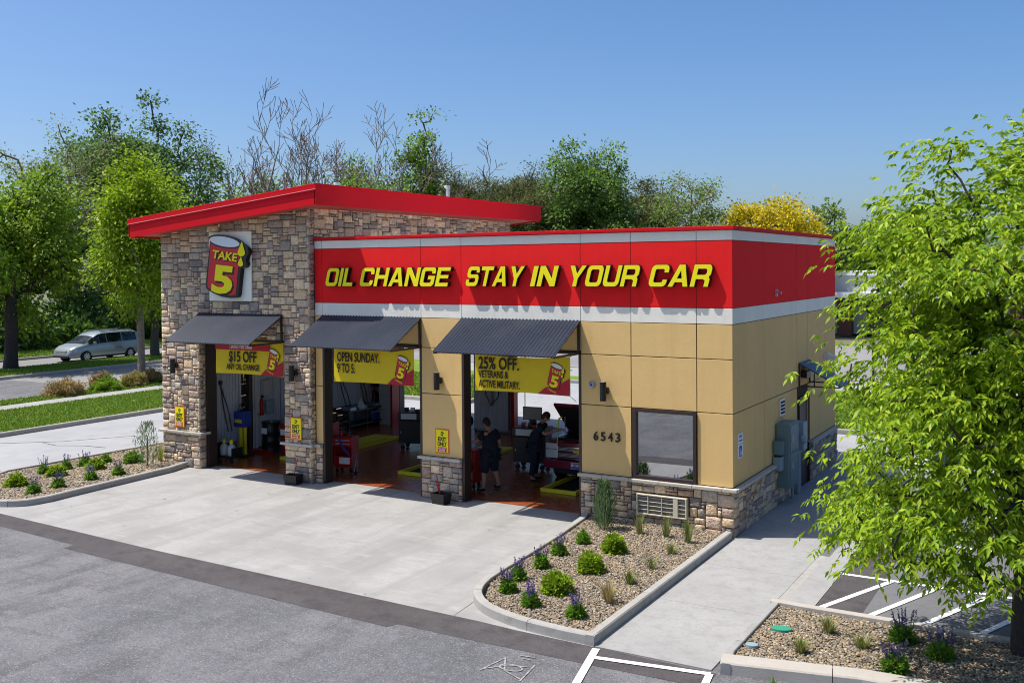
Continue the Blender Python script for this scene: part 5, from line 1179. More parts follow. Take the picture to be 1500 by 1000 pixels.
def grow(height, centres, trunk_h, r0, g, lean=(0, 0), wob=.15, bk=.08):
    """skeleton reaching every clump centre; returns nodes, parents, radii"""
    N = [np.array([0, 0, -.15])]; par = [-1]; k = 10
    for i in range(1, k + 1):
        z = trunk_h * i / k; q = i / k
        N.append(np.array([lean[0] * q ** 1.5 + g.normal() * wob * .15, lean[1] * q ** 1.5 + g.normal() * wob * .15, z])); par.append(len(N) - 2)
    order = np.argsort(np.linalg.norm(centres[:, :2] - np.array(lean), axis=1) + np.abs(centres[:, 2] - trunk_h * .6) * .3)
    for c in centres[order]:
        A = np.array(N); d = c - A; dist = np.linalg.norm(d, axis=1)
        h = np.linalg.norm(d[:, :2], axis=1); cost = dist + 1.3 * np.maximum(0, A[:, 2] - (c[2] - .45 * h)) + (A[:, 2] < height * .12) * 50
        i = int(np.argmin(cost)); a = A[i]; L = dist[i]; n = max(2, int(L / (height * .035)))
        last = i; bend = g.normal(size=3) * L * bk
        for q in range(1, n + 1):
            u = q / n; p = a + (c - a) * u + np.array([0, 0, -1]) * L * .12 * math.sin(math.pi * u) + bend * math.sin(math.pi * u) + g.normal(size=3) * L * .02 * (q < n)
            N.append(p); par.append(last); last = len(N) - 1
    R = np.full(len(N), 0.0); tip = r0 * .05; ch = np.zeros(len(N))
    for i in range(len(N) - 1, 0, -1):
        if ch[i] == 0: ch[i] = 1
        ch[par[i]] += ch[i]
    ch[0] = max(ch[0], ch[1]); R = r0 * (ch / ch[0]) ** .44
    R = np.maximum(R, tip * .5)
    return np.array(N), par, R
def skeleton_mesh(N, par, R, sides=6):
    V = []; F = []; kids = {}
    for i, p in enumerate(par):
        if p < 0: continue
        a, b = N[p], N[i]; d = b - a; L = np.linalg.norm(d)
        if L < 1e-5: continue
        d = d / L; u = np.cross(d, [.3, .1, .95]); 
        if np.linalg.norm(u) < .1: u = np.cross(d, [1, 0, 0])
        u /= np.linalg.norm(u); v = np.cross(d, u); s = sides if R[i] > R[1] * .25 else 4
        ra = min(R[p], R[i] * 1.25); rb = R[i]; o = len(V)
        if p == 0: ra = R[0] * 1.35
        for c, r in ((a - d * ra * .2, ra), (b + d * rb * .2, rb)):
            for k in range(s):
                t = 2 * math.pi * k / s; V.append(c + (u * math.cos(t) + v * math.sin(t)) * r)
        for k in range(s):
            k2 = (k + 1) % s; F.append((o + k, o + k2, o + s + k2, o + s + k))
    return np.array(V), np.array(F)
def crown_points(n, g, rx, ry, z0, z1, lob=.25, hollow=.35, shape='oval', seed=0):
    """clump centres in a lumpy crown envelope"""
    out = []; zc = (z0 + z1) / 2; rz = (z1 - z0) / 2
    while len(out) < n:
        d = g.normal(size=3); d /= np.linalg.norm(d); q = g.random() ** .42
        if q < hollow * g.random(): continue
        nz = noise.noise(Vector((d[0] * 1.8 + seed, d[1] * 1.8, d[2] * 1.8))) + .5 * noise.noise(Vector((d[0] * 4 + seed, d[1] * 4, d[2] * 4 + 7)))
        q *= 1 + lob * nz * 1.6
        p = np.array([d[0] * rx * q, d[1] * ry * q, zc + d[2] * rz * q])
        t = (p[2] - z0) / (z1 - z0)
        if shape == 'cone': k = 1.25 - t * .95; p[0] *= k; p[1] *= k
        if shape == 'vase': k = .55 + t * .6; p[0] *= k; p[1] *= k
        if shape == 'egg': k = 1.12 - t * .35; p[0] *= k; p[1] *= k
        out.append(p)
    return np.array(out)
def tree(name, label, loc, H, rx, z0, r0, pal, leafm='leaf', bark='bark', clumps=120, per=70, size=.2, width=.32, spread=.5, seed=1, shape='egg', lean=(0, 0), lob=.3, group=None, ry=None, hollow=.5, trunk=None, twig=True, cat='tree'):
    g = np.random.default_rng(seed); t = thing(name, label, cat, loc, 0, group); ry = ry or rx
    C = crown_points(clumps, g, rx, ry, z0, H, lob, hollow, shape, seed) + np.array([lean[0], lean[1], 0])
    N, par, R = grow(H, C, trunk or H * .82, r0, g, lean)
    V, F = skeleton_mesh(N, par, R); np_mesh('trunk', V, F, bark, None, t, smooth=True)
    n = clumps * per; ci = np.repeat(np.arange(clumps), per); off = g.normal(size=(n, 3)) * np.array([1, 1, .62]) * spread * g.uniform(.6, 1.25, clumps)[ci][:, None]
    P = C[ci] + off; cen = np.array([lean[0], lean[1], (z0 + H) * .5])
    D = unit(unit(off) * .7 + unit(P - cen) * .5 + g.normal(size=(n, 3)) * .6 - np.array([0, 0, .25]))
    V, F, Cc = leaf_arrays(P, D, size, width, pal, g)
    tint = np.repeat(g.uniform(.8, 1.2, clumps)[ci], 4)[:, None]
    np_mesh('crown', V, F, leafm, Cc * tint, t)
    return t
YG = [(.3, .42, .015), (.2, .33, .012), (.38, .48, .02), (.15, .26, .012)]
MG = [(.14, .26, .026), (.2, .33, .035), (.1, .19, .022), (.25, .37, .045)]
DG = [(.085, .165, .05), (.12, .23, .06), (.17, .27, .09), (.06, .12, .04)]
GG = [(.18, .24, .07), (.24, .3, .09), (.13, .2, .05), (.28, .31, .12)]
PN = [(.09, .115, .03), (.13, .15, .04), (.06, .08, .025), (.18, .175, .055)]
YW = [(.62, .48, .01), (.5, .42, .01), (.7, .55, .02), (.38, .36, .015)]
ASH = [(.24, .39, .01), (.16, .29, .008), (.34, .47, .014), (.1, .2, .008), (.42, .52, .03)]

# --- the ash tree in the foreground: compound leaves on drooping shoots
def ash_tree():
    g = np.random.default_rng(42); t = thing('ash_tree', 'bright green ash tree in the gravel bed at the right, nearest the camera', 'tree', (5.35, -4.05, .05))
    n = 290; zs = [1.35, 1.7, 2.4, 3.3, 4.7, 5.3, 5.7, 6.1, 6.6, 7.05]; rs = [.9, 1.75, 2.05, 2.1, 2.1, 2.05, 1.75, 1.25, .9, .45]
    C = []
    while len(C) < n:
        z = g.uniform(1.35, 7.05); a = g.uniform(0, 2 * math.pi); rm = np.interp(z, zs, rs) * (1 + .62 * noise.noise(Vector((math.cos(a) * 1.7, math.sin(a) * 1.7, z * 1.1))) + .18 * noise.noise(Vector((math.cos(a) * 5, math.sin(a) * 5, z * 2))))
        if g.random() > (np.interp(z, zs, rs) / 2.3) ** 1.3: continue
        q = g.random() ** .5 * rm; C.append((math.cos(a) * q, math.sin(a) * q, z))
    C = np.array(C)
    add = np.array([(-1.95, -1.0, 1.8), (-1.85, -1.2, 1.6), (-2.0, -.9, 2.1), (-1.9, -.6, 2.6), (-2.2, -.1, 3.5), (-2.25, .0, 3.9), (-2.1, .2, 4.7), (-1.3, -1.8, 1.7), (-.8, -1.7, 1.5), (-1.9, .1, 5.4), (-1.65, -.2, 5.8), (-1.15, .1, 6.4), (-.95, .0, 6.75), (-.9, .0, 6.95), (.2, .1, 7.2), (-1.4, -.3, 6.1), (-.4, -1.6, 1.45), (-1.6, -1.5, 2.0)])
    C = np.vstack([C, add])
    N, par, R = grow(7.4, C, 6.2, .13, g, (.1, .0), .2)
    V, F = skeleton_mesh(N, par, R, 10); np_mesh('trunk', V, F, 'bark_dark', None, t, smooth=True)
    Ps = []; Ds = []; Vt = []; Ft = []
    for c in C:
        out = np.array([c[0], c[1], .15 * (c[2] - 4)]); out = out / (np.linalg.norm(out) + 1e-6)
        for _ in range(int(g.integers(30, 44))):
            a = c + g.normal(size=3) * np.array([.3, .3, .13]); d = out * .8 + g.normal(size=3) * np.array([.6, .6, .3]); d[2] += .05; d /= np.linalg.norm(d)
            L = g.uniform(.14, .25)
            sd = np.cross(d, [0, 0, 1]); sd = sd / (np.linalg.norm(sd) + 1e-6)
            for q in range(4):
                u = (q + .7) / 4; p = a + d * L * u + np.array([0, 0, -1]) * L * .45 * u * u
                dd = d + np.array([0, 0, -.9]) * u
                if q < 3:
                    for s in (-1, 1): Ps.append(p); Ds.append(dd * .55 + sd * s * .85 + np.array([0, 0, -.32]) + g.normal(size=3) * .15)
                else: Ps.append(p); Ds.append(dd + np.array([0, 0, -.3]))
    Ps = np.array(Ps); Ds = unit(np.array(Ds))
    V, F, Cc = leaf_arrays(Ps, Ds, .108, .2, ASH, g, .3)
    np_mesh('crown', V, F, 'leaf_gloss', Cc, t)
ash_tree()

# --- street and background trees
tree('street_tree', 'leaning dark-trunked green tree on the median at the far left', (-44.2, 13.3, .1), 11.4, 3.7, 2.6, .34, MG + YG[:3], clumps=120, per=150, size=.25, spread=.52, seed=3, bark='bark_dark', lean=(-.6, .9))
tree('street_tree', 'bright yellow-green young tree beside the pavement left of the building', (-33.25, 12.9, .1), 10.4, 2.0, 3.4, .17, YG, clumps=130, per=150, size=.19, spread=.4, seed=4, bark='bark_light', shape='egg')
tree('street_tree', 'yellow-green tree on the median behind the young street tree', (-43.9, 22.6, .1), 11.2, 3.0, 2.6, .24, YG, clumps=120, per=130, size=.25, spread=.55, seed=5)
tree('cottonwood', 'tall dark green cottonwood rising behind the left street trees', (-61, 35.5, 0), 18.0, 6.0, 5.5, .5, DG + MG[:1], clumps=230, per=170, size=.3, spread=.72, seed=6, shape='oval', lob=.5, hollow=.6)
tree('willow', 'sparse grey-green willow with visible branches at the left', (-60, 28.5, 0), 15.3, 5.0, 3.0, .4, GG, clumps=210, per=80, size=.24, width=.2, spread=.6, seed=7, shape='vase', bark='bark_light', lob=.4)
tree('willow', 'second grey-green willow filling the far left behind the leaning tree', (-61, 19.5, 0), 13.5, 5.0, 2.0, .4, GG + MG[:2], clumps=150, per=60, size=.32, width=.25, spread=.7, seed=8, bark='bark_light')
tree('cottonwood', 'green tree at the left edge behind the median tree', (-62, 12, 0), 15, 5.5, 2.0, .4, MG + DG[:1], clumps=150, per=70, size=.4, spread=.8, seed=9)
def bare(label, loc, H, r, seed, leaders=4, leafy=0, r0=.33):
    g = np.random.default_rng(seed); t = thing('bare_tree', label, 'tree', loc); V = []; F = []; tips = []
    def seg(pts, rad_):
        o = len(V); k = 4 if rad_[0] > .04 else 3
        for i, p in enumerate(pts):
            d = pts[min(i + 1, len(pts) - 1)] - pts[max(i - 1, 0)]; u = np.cross(d, [.3, .9, .1]); u /= np.linalg.norm(u) + 1e-9; v = np.cross(d, u); v /= np.linalg.norm(v) + 1e-9
            for q in range(k): a = 2 * math.pi * q / k; V.append(p + (u * math.cos(a) + v * math.sin(a)) * rad_[i])
        for i in range(len(pts) - 1):
            for q in range(k): F.append((o + i * k + q, o + i * k + (q + 1) % k, o + (i + 1) * k + (q + 1) % k, o + (i + 1) * k + q))
    def branch(p, d, L, rd, depth):
        n = 7; pts = [p]; q = p.copy(); dd = d / np.linalg.norm(d)
        for i in range(n):
            dd = dd + g.normal(size=3) * .09 + np.array([0, 0, .05]); dd /= np.linalg.norm(dd); q = q + dd * L / n; pts.append(q)
        rr_ = [max(.03, rd * (1 - .78 * i / n)) for i in range(n + 1)]; seg(pts, rr_); tips.append(pts[-1])
        if depth == 0: return
        m = int(g.integers(3, 6))
        for c in range(m):
            u = .22 + .76 * (c + g.random() * .6) / m; i = min(n, int(u * n) + 1); a = g.random() * 6.283
            sd = np.cross(dd, [math.cos(a), math.sin(a), .2]); sd /= np.linalg.norm(sd) + 1e-9
            nd = dd * .7 + sd * g.uniform(.5, .9) + np.array([0, 0, .12]); branch(pts[i], nd, L * g.uniform(.42, .66) * (1.12 - .4 * u), rr_[i] * .6, depth - 1)
    h0 = H * .42; seg([np.array([0, 0, -.2]), np.array([g.normal() * .2, g.normal() * .2, h0 * .5]), np.array([0., 0, h0])], [r0 * 1.3, r0 * 1.1, r0])
    for i in range(leaders):
        a = 6.283 * (i + g.random() * .5) / leaders; s = g.uniform(.45, .95)
        branch(np.array([0., 0, h0 * g.uniform(.75, 1)]), np.array([math.cos(a) * s, math.sin(a) * s, 1.0]), (H - h0) * g.uniform(.85, 1.1), r0 * .62, 3)
    Va = np.array(V); Fa3 = [f for f in F]; np_mesh('trunk', Va, np.array([f for f in Fa3]), 'bark_light', None, t)
    if leafy:
        C = np.array(tips); C = C[C[:, 2] < H * .85]; ci = g.integers(0, len(C), leafy); P = C[ci] + g.normal(size=(leafy, 3)) * .5
        V2, F2, Cc = leaf_arrays(P, unit(g.normal(size=(leafy, 3))), .34, .35, MG, g); np_mesh('crown', V2, F2, 'leaf', Cc, t)
bare('bare tree with forking trunk, first to the right of the cottonwood', (-60, 46.5, 0), 17.0, 4.2, 21, 3)
bare('bare spreading tree just left of the roof peak', (-60, 51.5, 0), 16.8, 5.0, 27, 4)
bare('bare twiggy tree with a little green behind the roof peak', (-61, 60, 0), 17.2, 4.5, 23, 4, 500)
bare('bare tree with crooked limbs behind the middle of the tower roof', (-53.5, 60, 0), 16.6, 4.5, 24, 4, 500)
bare('bare tree at the right end of the bare row', (-48.3, 61, 0), 14.2, 4.0, 26, 3, 200)
tree('poplar', 'green tree growing among the bare trees above the tower roof', (-52.6, 63, 0), 19.3, 2.6, 7, .3, MG, clumps=90, per=60, size=.36, spread=.6, seed=31, lob=.5)
tree('poplar', 'low green tree below the bare branches behind the roof peak', (-61, 63, 0), 16.5, 3.6, 7, .3, MG + YG[:1], clumps=90, per=60, size=.36, spread=.6, seed=32, lob=.5)
tree('poplar', 'small green tree at the foot of the bare trees by the cottonwood', (-64, 52, 0), 13.5, 4.5, 5, .3, MG, clumps=80, per=60, size=.38, spread=.7, seed=33, lob=.5)
for i, (x, y, H, r, lb_) in enumerate(((-45.5, 61, 14.9, 3.6, 'olive pine just right of the bare trees'), (-41.0, 62, 14.6, 3.6, 'olive pine, second from the bare trees'), (-37.0, 60, 13.4, 3.8, 'olive pine in front of the tall maple'), (-36.5, 68, 15.6, 3.2, 'darker pine behind, left of the tall maple'), (-29.4, 66, 13.0, 2.8, 'dark pine at the right foot of the tall maple'), (-43.2, 70, 15.0, 4.0, 'olive pine behind the first two pines'), (-48.6, 72, 14.6, 3.6, 'olive pine half hidden by the last bare tree'))):
    tree('pine_tree', lb_, (x, y, 0), H, r, 4.5, .3, PN, clumps=150, per=190, size=.3, width=.16, spread=.55, seed=40 + i, shape='oval', lob=.45, group=None)
tree('maple', 'tall green maple standing above the pines right of the tower roof', (-32.2, 60, 0), 16.3, 4.3, 4.5, .35, MG + DG, clumps=200, per=120, size=.3, spread=.5, seed=51, shape='egg', lob=.35)
tree('birch', 'airy pale green tree between the maple and the yellow tree', (-22.8, 60, 0), 13.9, 4.2, 4, .25, GG + MG, clumps=180, per=50, size=.22, width=.3, spread=.45, seed=52, shape='vase', lob=.5, bark='bark_light')
tree('golden_locust', 'golden yellow locust tree behind the right end of the building', (-16.0, 60, 0), 10.6, 4.3, 3.0, .25, YW, clumps=180, per=130, size=.3, width=.3, spread=.5, seed=53, shape='oval', lob=.2)
tree('far_tree', 'distant green tree right of the golden tree', (-17.0, 84, 0), 11.5, 4.0, 2.5, .3, MG + GG, clumps=100, per=60, size=.4, spread=.7, seed=54)
tree('far_tree', 'distant green tree low behind the right corner of the building', (-11.5, 90, 0), 10.5, 4.2, 2.0, .3, MG + GG, clumps=100, per=60, size=.4, spread=.7, seed=55)
tree('far_tree', 'distant green tree seen left of the ash crown', (-9.3, 84, 0), 10.6, 3.0, 2.5, .3, DG + MG, clumps=90, per=60, size=.4, spread=.6, seed=56)
tree('spruce', 'small dark spruce tip between the distant trees', (-13.2, 86, 0), 9.6, 1.5, 1.0, .15, DG, clumps=60, per=60, size=.3, width=.15, spread=.3, seed=57, shape='cone')
for i, x in enumerate(range(-70, 60, 9)):
    if -60 < x < 40 or True:
        y = 105 + 14 * math.sin(i * 2.1)
        tree('far_tree', 'distant tree in the hazy row beyond the rear street, number of its kind unclear', (x, y, 0), 8.5 + 2 * math.sin(i * 3.7), 4.8, 1.0, .3, MG + DG, clumps=60, per=50, size=.6, spread=.9, seed=60 + i, group='distant trees beyond the rear street')
for o in list(COL.objects):
    if o.get('group') == 'distant trees beyond the rear street': o['label'] = 'green tree in the distant row beyond the rear street'

def bush(name, label, loc, rx, ry, h, pal, seed, n=2500, size=.08, width=.3, group=None, stems=True, cat='shrub', leafm='leaf', upward=.3):
    g = np.random.default_rng(seed); t = thing(name, label, cat, loc, 0, group)
    d = unit(g.normal(size=(n, 3))); d[:, 2] = np.abs(d[:, 2]); q = g.random(n) ** .35
    lob = np.array([1 + .25 * noise.noise(Vector((a[0] * 2.2 + seed, a[1] * 2.2, a[2] * 2.2))) * 1.8 + .22 * noise.noise(Vector((a[0] * 6 + seed, a[1] * 6, a[2] * 6))) for a in d])
    P = d * (q * lob)[:, None] * np.array([rx, ry, h]); P[:, 2] = np.maximum(P[:, 2], .01)
    D = unit(d + np.array([0, 0, upward]) + g.normal(size=(n, 3)) * .45)
    V, F, C = leaf_arrays(P, D, size, width, pal, g); np_mesh('foliage', V, F, leafm, C, t)
    mb = MB(); rg = random.Random(seed)
    for k in range(7):
        a = rg.random() * 6.28; r = rg.uniform(.2, .6); mb.tube([(0, 0, -.03), (rx * r * .5 * math.cos(a), ry * r * .5 * math.sin(a), h * .45), (rx * r * math.cos(a), ry * r * math.sin(a), h * .75)], max(.004, rx * .02), 4)
    mb.build('stem', 'bark', t); return t
SP = [(.24, .36, .02), (.17, .29, .015), (.33, .44, .03)]
for (x, y, r, lb_) in ((-1.55, -2.3, .3, 'yellow-green spirea mound nearest the building in the centre bed'), (-1.41, -3.58, .32, 'yellow-green spirea mound in the middle of the three in the centre bed'), (-1.40, -4.85, .34, 'yellow-green spirea mound farthest forward in the centre bed')):
    bush('spirea', lb_, (x, y, .09), r * .68, r * .68, .3, SP, int(-y * 100), 1700, .075, .3, 'spirea mounds in the centre bed')
SG = [(.17, .32, .03), (.22, .38, .04), (.12, .24, .025)]
PU = [(.12, .08, .3), (.17, .12, .38), (.08, .06, .2)]
M['grass_stem'] = mat('grass_stem', (.1, .13, .05), .7)
def salvia(label, x, y, seed, r=.19, spikes=14, group='purple salvias', h=.42, bed=.09):
    t = bush('salvia', label, (x, y, bed), r, r, .2, SG, seed, 700, .075, .24, group, cat='flower')
    if not spikes: return t
    g = np.random.default_rng(seed + 5); Ps = []; st_ = MB()
    for k in range(spikes):
        a = g.random() * 6.28; rr_ = g.uniform(.2, 1.0) * r; p0 = np.array([rr_ * math.cos(a) * .6, rr_ * math.sin(a) * .6, .1]); p1 = np.array([rr_ * 1.2 * math.cos(a), rr_ * 1.2 * math.sin(a), g.uniform(.7, 1.1) * h])
        st_.tube([p0, p1], .003, 4, caps=False)
        for u in np.linspace(.5, 1.0, 16): Ps += [p0 + (p1 - p0) * u + g.normal(size=3) * .005]
    Ps = np.array(Ps); V, F, C = leaf_arrays(Ps, unit(g.normal(size=Ps.shape)), .026, .45, PU, g); np_mesh('flower_spikes', V, F, 'leaf', C, t)['kind'] = 'stuff'; st_.build('flower_stalks', 'grass_stem', t)
    return t
for i, (x, y, sp, lb_) in enumerate(((-2.11, -5.25, 14, 'salvia clump at the rounded tip of the centre bed'), (-2.28, -4.6, 12, 'salvia clump second from the bed tip along the apron kerb'), (-2.27, -3.8, 12, 'salvia clump third from the bed tip along the apron kerb'), (-2.36, -2.95, 10, 'salvia clump fourth from the bed tip along the apron kerb'), (-2.3, -2.05, 0, 'small green perennial without flowers near the juniper'), (-1.44, -5.65, 16, 'salvia clump near the front kerb left of the bed corner'), (-.6, -5.75, 16, 'salvia clump closest to the front corner of the centre bed'))):
    salvia(lb_, x, y, 100 + i, .115 if sp else .11, sp, h=.38)
for i, (x, y, lb_) in enumerate(((3.87, -4.40, 'salvia clump by the rear kerb of the right bed'), (4.41, -4.8, 'salvia clump nearest the ash trunk in the right bed'), (3.94, -5.55, 'salvia clump in the foreground of the right bed'))):
    salvia(lb_, x, y, 120 + i, .15, 18, bed=.1)
LS = [(-16.9, -4.2), (-15.75, -4.5), (-17.7, -2.9), (-17.1, -2.95), (-15.8, -3.8), (-17.64, -2.3), (-17.6, -1.75), (-16.95, -1.9), (-15.85, -2.85), (-15.75, -2.1), (-17.5, -1.15), (-16.8, -.8)]
LSN = ['salvia clump low at the left edge of the left bed', 'salvia clump by the apron kerb at the left end of the left bed', 'salvia clump by the lane kerb near the left edge', 'yellow-green clump amid the salvias of the left bed', 'purple salvia clump second along the apron kerb of the left bed', 'salvia clump with tall spikes along the lane kerb', 'salvia clump by the lane kerb, middle of the left bed', 'yellow-green clump with purple flowers in the middle of the left bed', 'salvia clump third along the apron kerb of the left bed', 'salvia clump nearest the tower along the apron kerb', 'small green clump by the lane kerb of the left bed', 'broad green clump nearest the juniper of the left bed']
for i, ((x, y), lb_) in enumerate(zip(LS, LSN)):
    if i in (3, 7, 11, 0): bush('perennial', lb_, (x, y, .09), .22, .22, .26, SP if i != 11 else SG, 140 + i, 900, .09, .28, 'leafy clumps in the left bed', cat='flower')
    else: salvia(lb_, x, y, 140 + i, .13, 9 if i != 10 else 0, h=.42)
def tuft(name, label, loc, h, r, n, pal, seed, group=None, w=.012, cat='ornamental grass', lean=.5):
    g = np.random.default_rng(seed); t = thing(name, label, cat, loc, 0, group)
    a = g.random(n) * 6.28; q = g.random(n); L = h * g.uniform(.55, 1.1, n); out = np.stack([np.cos(a), np.sin(a), np.zeros(n)], 1); S = np.stack([-np.sin(a), np.cos(a), np.zeros(n)], 1) * w / 2
    P0 = out * (q * r * .35)[:, None]; P1 = P0 + out * (q * r * lean)[:, None] + np.array([0, 0, 1]) * (L * .6)[:, None]; P2 = P1 + out * (q * r * .7)[:, None] + np.array([0, 0, 1]) * (L * .4)[:, None]
    V = np.stack([P0 - S, P0 + S, P1 - S * .8, P1 + S * .8, P2, P2], 1).reshape(-1, 3); b = np.arange(n)[:, None] * 6
    F = np.concatenate([b + np.array([0, 1, 3]), b + np.array([0, 3, 2]), b + np.array([2, 3, 4])], 0)
    np_mesh('blades', V, F, 'grass', np.repeat(lerp_cols(pal, n, g), 6, 0), t); return t
TG = [(.2, .24, .05), (.35, .3, .12), (.12, .2, .03)]; TT_ = [(.5, .38, .16), (.42, .32, .14), (.3, .28, .1)]
for i, (x, y, h, n, pal, lb_) in enumerate(((-.44, -4.92, .34, 160, TT_, 'tan dry grass tuft toward the front of the centre bed'), (-.53, -3.9, .24, 140, TG, 'low grass tuft second from the front along the pavement kerb'), (-.53, -2.95, .26, 60, TG, 'thin grass tuft midway along the pavement kerb'), (-.57, -1.9, .2, 110, TG, 'small grass tuft near the building corner'), (-1.62, -.9, .42, 70, TG, 'sparse tall grass left below the air conditioner'), (-1.07, -.9, .45, 80, TG, 'tall grass midway below the air conditioner'), (-.55, -1.08, .5, 90, TG, 'tall grass right of the air conditioner'), (2.87, -4.55, .22, 170, TG, 'grass tuft by the rear kerb of the right bed'), (2.71, -5.5, .22, 160, TG, 'grass tuft between the irrigation lids and the salvia'), (3.4, -4.9, .18, 130, TG, 'small grass tuft in the middle of the right bed'), (-16.26, -.32, .55, 90, [(.35, .4, .05), (.25, .33, .04)], 'tall yellow grass against the left tower pillar'))):
    tuft('grass_tuft', lb_, (x, y, .09), h, .16, n, pal, 200 + i, 'ornamental grass tufts')
tuft('weed', 'green weed sprouting from the kerb joint at the bottom right', (2.62, -6.52, .0), .12, .06, 14, SG, 230, None, .02, 'weed')
def juniper(label, loc, h, r, seed):
    g = np.random.default_rng(seed); t = thing('juniper', label, 'shrub', loc, 0, 'upright blue-green junipers'); n = int(1500 * min(1, (.2 / r) ** 2))
    a = g.random(n) * 6.28; z = g.random(n) ** .8; rr_ = r * (.12 + .88 * np.sin(np.minimum(z * .8 + .2, 1) * 2.9)) * g.random(n) ** .5 * (1 + .3 * np.sin(a * 5))
    P = np.stack([np.cos(a) * rr_, np.sin(a) * rr_, z * h], 1); D = unit(np.stack([np.cos(a) * .35, np.sin(a) * .35, np.full(n, 1.0)], 1) + g.normal(size=(n, 3)) * .15)
    V, F, C = leaf_arrays(P, D, .14, .06, [(.14, .23, .09), (.2, .29, .13), (.1, .17, .07)], g); np_mesh('foliage', V, F, 'leaf', C, t)
    MB().tube([(0, 0, -.05), (.01, 0, h * .7)], .018, 6).build('stem', 'bark', t)
juniper('upright juniper beside the right bay pillar', (-2.37, -.95, .09), .95, .2, 1); juniper('upright juniper in the left bed by the tower', (-16.0, -.98, .09), 1.15, .3, 2)
# verge planting across the drive lane
TN = [(.46, .32, .13), (.38, .26, .11), (.24, .22, .06), (.5, .38, .2)]
for i, (x, y, rx, ry, h, pal, lb_) in enumerate(((-31.6, 7.6, .9, 1.3, 1.0, TN, 'large tan mound shrub beside the pavement'), (-32.0, 9.7, .6, .7, 1.0, TN, 'small dark tan shrub behind the green verge clump'), (-31.5, 9.6, .7, 1.1, .75, SG + SP, 'bright green clump right of the large tan mound'), (-31.7, 11.2, .7, 1.0, .9, TN + SP[:1], 'tan and green mound left of the young street tree'), (-32.0, 12.4, .6, .8, .9, TN, 'reddish tan shrub behind the young street tree'), (-31.6, 13.4, .7, 1.5, .5, SG, 'low green groundcover right of the young street tree'), (-32.1, 14.4, .7, 1.0, .9, TN, 'tan shrub by the corner of the tower, in the verge'))):
    bush('shrub', lb_, (x, y, .1), rx * .66, ry * .72, h * .7, pal, 250 + i, 8000, .085, .25, 'shrubs on the verge')
# planting bed beyond the rear apron
for i, (x, y) in enumerate(((-19.6, 33.5 - 7.5), (-17.6, 26.2), (-14.8, 26.3), (-20.8, 25.9))):
    bush('shrub', ['small shrub in the rear verge, leftmost', 'small shrub in the rear verge, second', 'small shrub in the rear verge, third', 'small shrub in the rear verge, behind the leftmost'][i], (x, y, .1), .5, .5, .6, TN + SG, 270 + i, 700, .14, .25)
# undergrowth wall beyond the far street
k = 0
for row, x0 in enumerate((-57, -60.5)):
    for y in np.arange(-14, 68, 3.3 if row == 0 else 4.2):
        rg = random.Random(k * 7 + row)
        bush('wild_bush', 'dense green bush in the undergrowth beyond the far street', (x0 + rg.uniform(-1, 1), float(y) + rg.uniform(-.8, .8), 0), 2.4, 2.3, rg.uniform(2.2, 3.6) + 2.6 * row, rg.choice([MG + DG, DG, MG + GG[:1], DG + GG[:1]]), 300 + k, 1500, .42, .33, 'bushes in the undergrowth'); k += 1

# ------------------------------------------------------------------ pebbles
def inside(P, poly):
    x, y = P[:, 0], P[:, 1]; r = np.zeros(len(P), bool); n = len(poly)
    for i in range(n):
        x1, y1 = poly[i]; x2, y2 = poly[(i + 1) % n]
        c = ((y1 > y) != (y2 > y)) & (x < (x2 - x1) * (y - y1) / (y2 - y1 + 1e-9) + x1); r ^= c
    return r
def pebbles(poly, z, n, size, seed, pal):
    g = np.random.default_rng(seed); xs = [p[0] for p in poly]; ys = [p[1] for p in poly]; P = np.stack([g.uniform(min(xs), max(xs), n * 3), g.uniform(min(ys), max(ys), n * 3)], 1)
    P = P[inside(P, poly)][:n]; n = len(P); ph = (1 + 5 ** .5) / 2
    ico = np.array([(-1, ph, 0), (1, ph, 0), (-1, -ph, 0), (1, -ph, 0), (0, -1, ph), (0, 1, ph), (0, -1, -ph), (0, 1, -ph), (ph, 0, -1), (ph, 0, 1), (-ph, 0, -1), (-ph, 0, 1)]) / 1.9
    fc = np.array([(0, 11, 5), (0, 5, 1), (0, 1, 7), (0, 7, 10), (0, 10, 11), (1, 5, 9), (5, 11, 4), (11, 10, 2), (10, 7, 6), (7, 1, 8), (3, 9, 4), (3, 4, 2), (3, 2, 6), (3, 6, 8), (3, 8, 9), (4, 9, 5), (2, 4, 11), (6, 2, 10), (8, 6, 7), (9, 8, 1)])
    s = size * g.uniform(.6, 1.35, n)[:, None] * np.stack([g.uniform(.8, 1.3, n), g.uniform(.8, 1.2, n), g.uniform(.5, .8, n)], 1)
    V = ico[None] * s[:, None, :] * g.uniform(.85, 1.15, (n, 12, 1)); a = g.random(n) * 6.28; c, d = np.cos(a)[:, None], np.sin(a)[:, None]
    V = np.stack([V[..., 0] * c - V[..., 1] * d, V[..., 0] * d + V[..., 1] * c, V[..., 2]], 2) + np.stack([P[:, 0], P[:, 1], z + g.uniform(0, .014, n)], 1)[:, None, :]
    F = (fc[None] + (np.arange(n) * 12)[:, None, None]).reshape(-1, 3)
    pal = np.array(pal); cc = pal[g.integers(0, len(pal), n)] * g.uniform(.7, 1.2, n)[:, None]
    o = np_mesh('pebbles', V.reshape(-1, 3), F, 'pebble', np.repeat(cc, 12, 0), smooth=False); o['kind'] = 'stuff'
PP = [(.32, .25, .155), (.25, .19, .115), (.41, .34, .235), (.17, .135, .095), (.12, .105, .09), (.29, .19, .115), (.23, .21, .18)]
pebbles(inner_bed, .085, 26000, .0185, 1, PP)
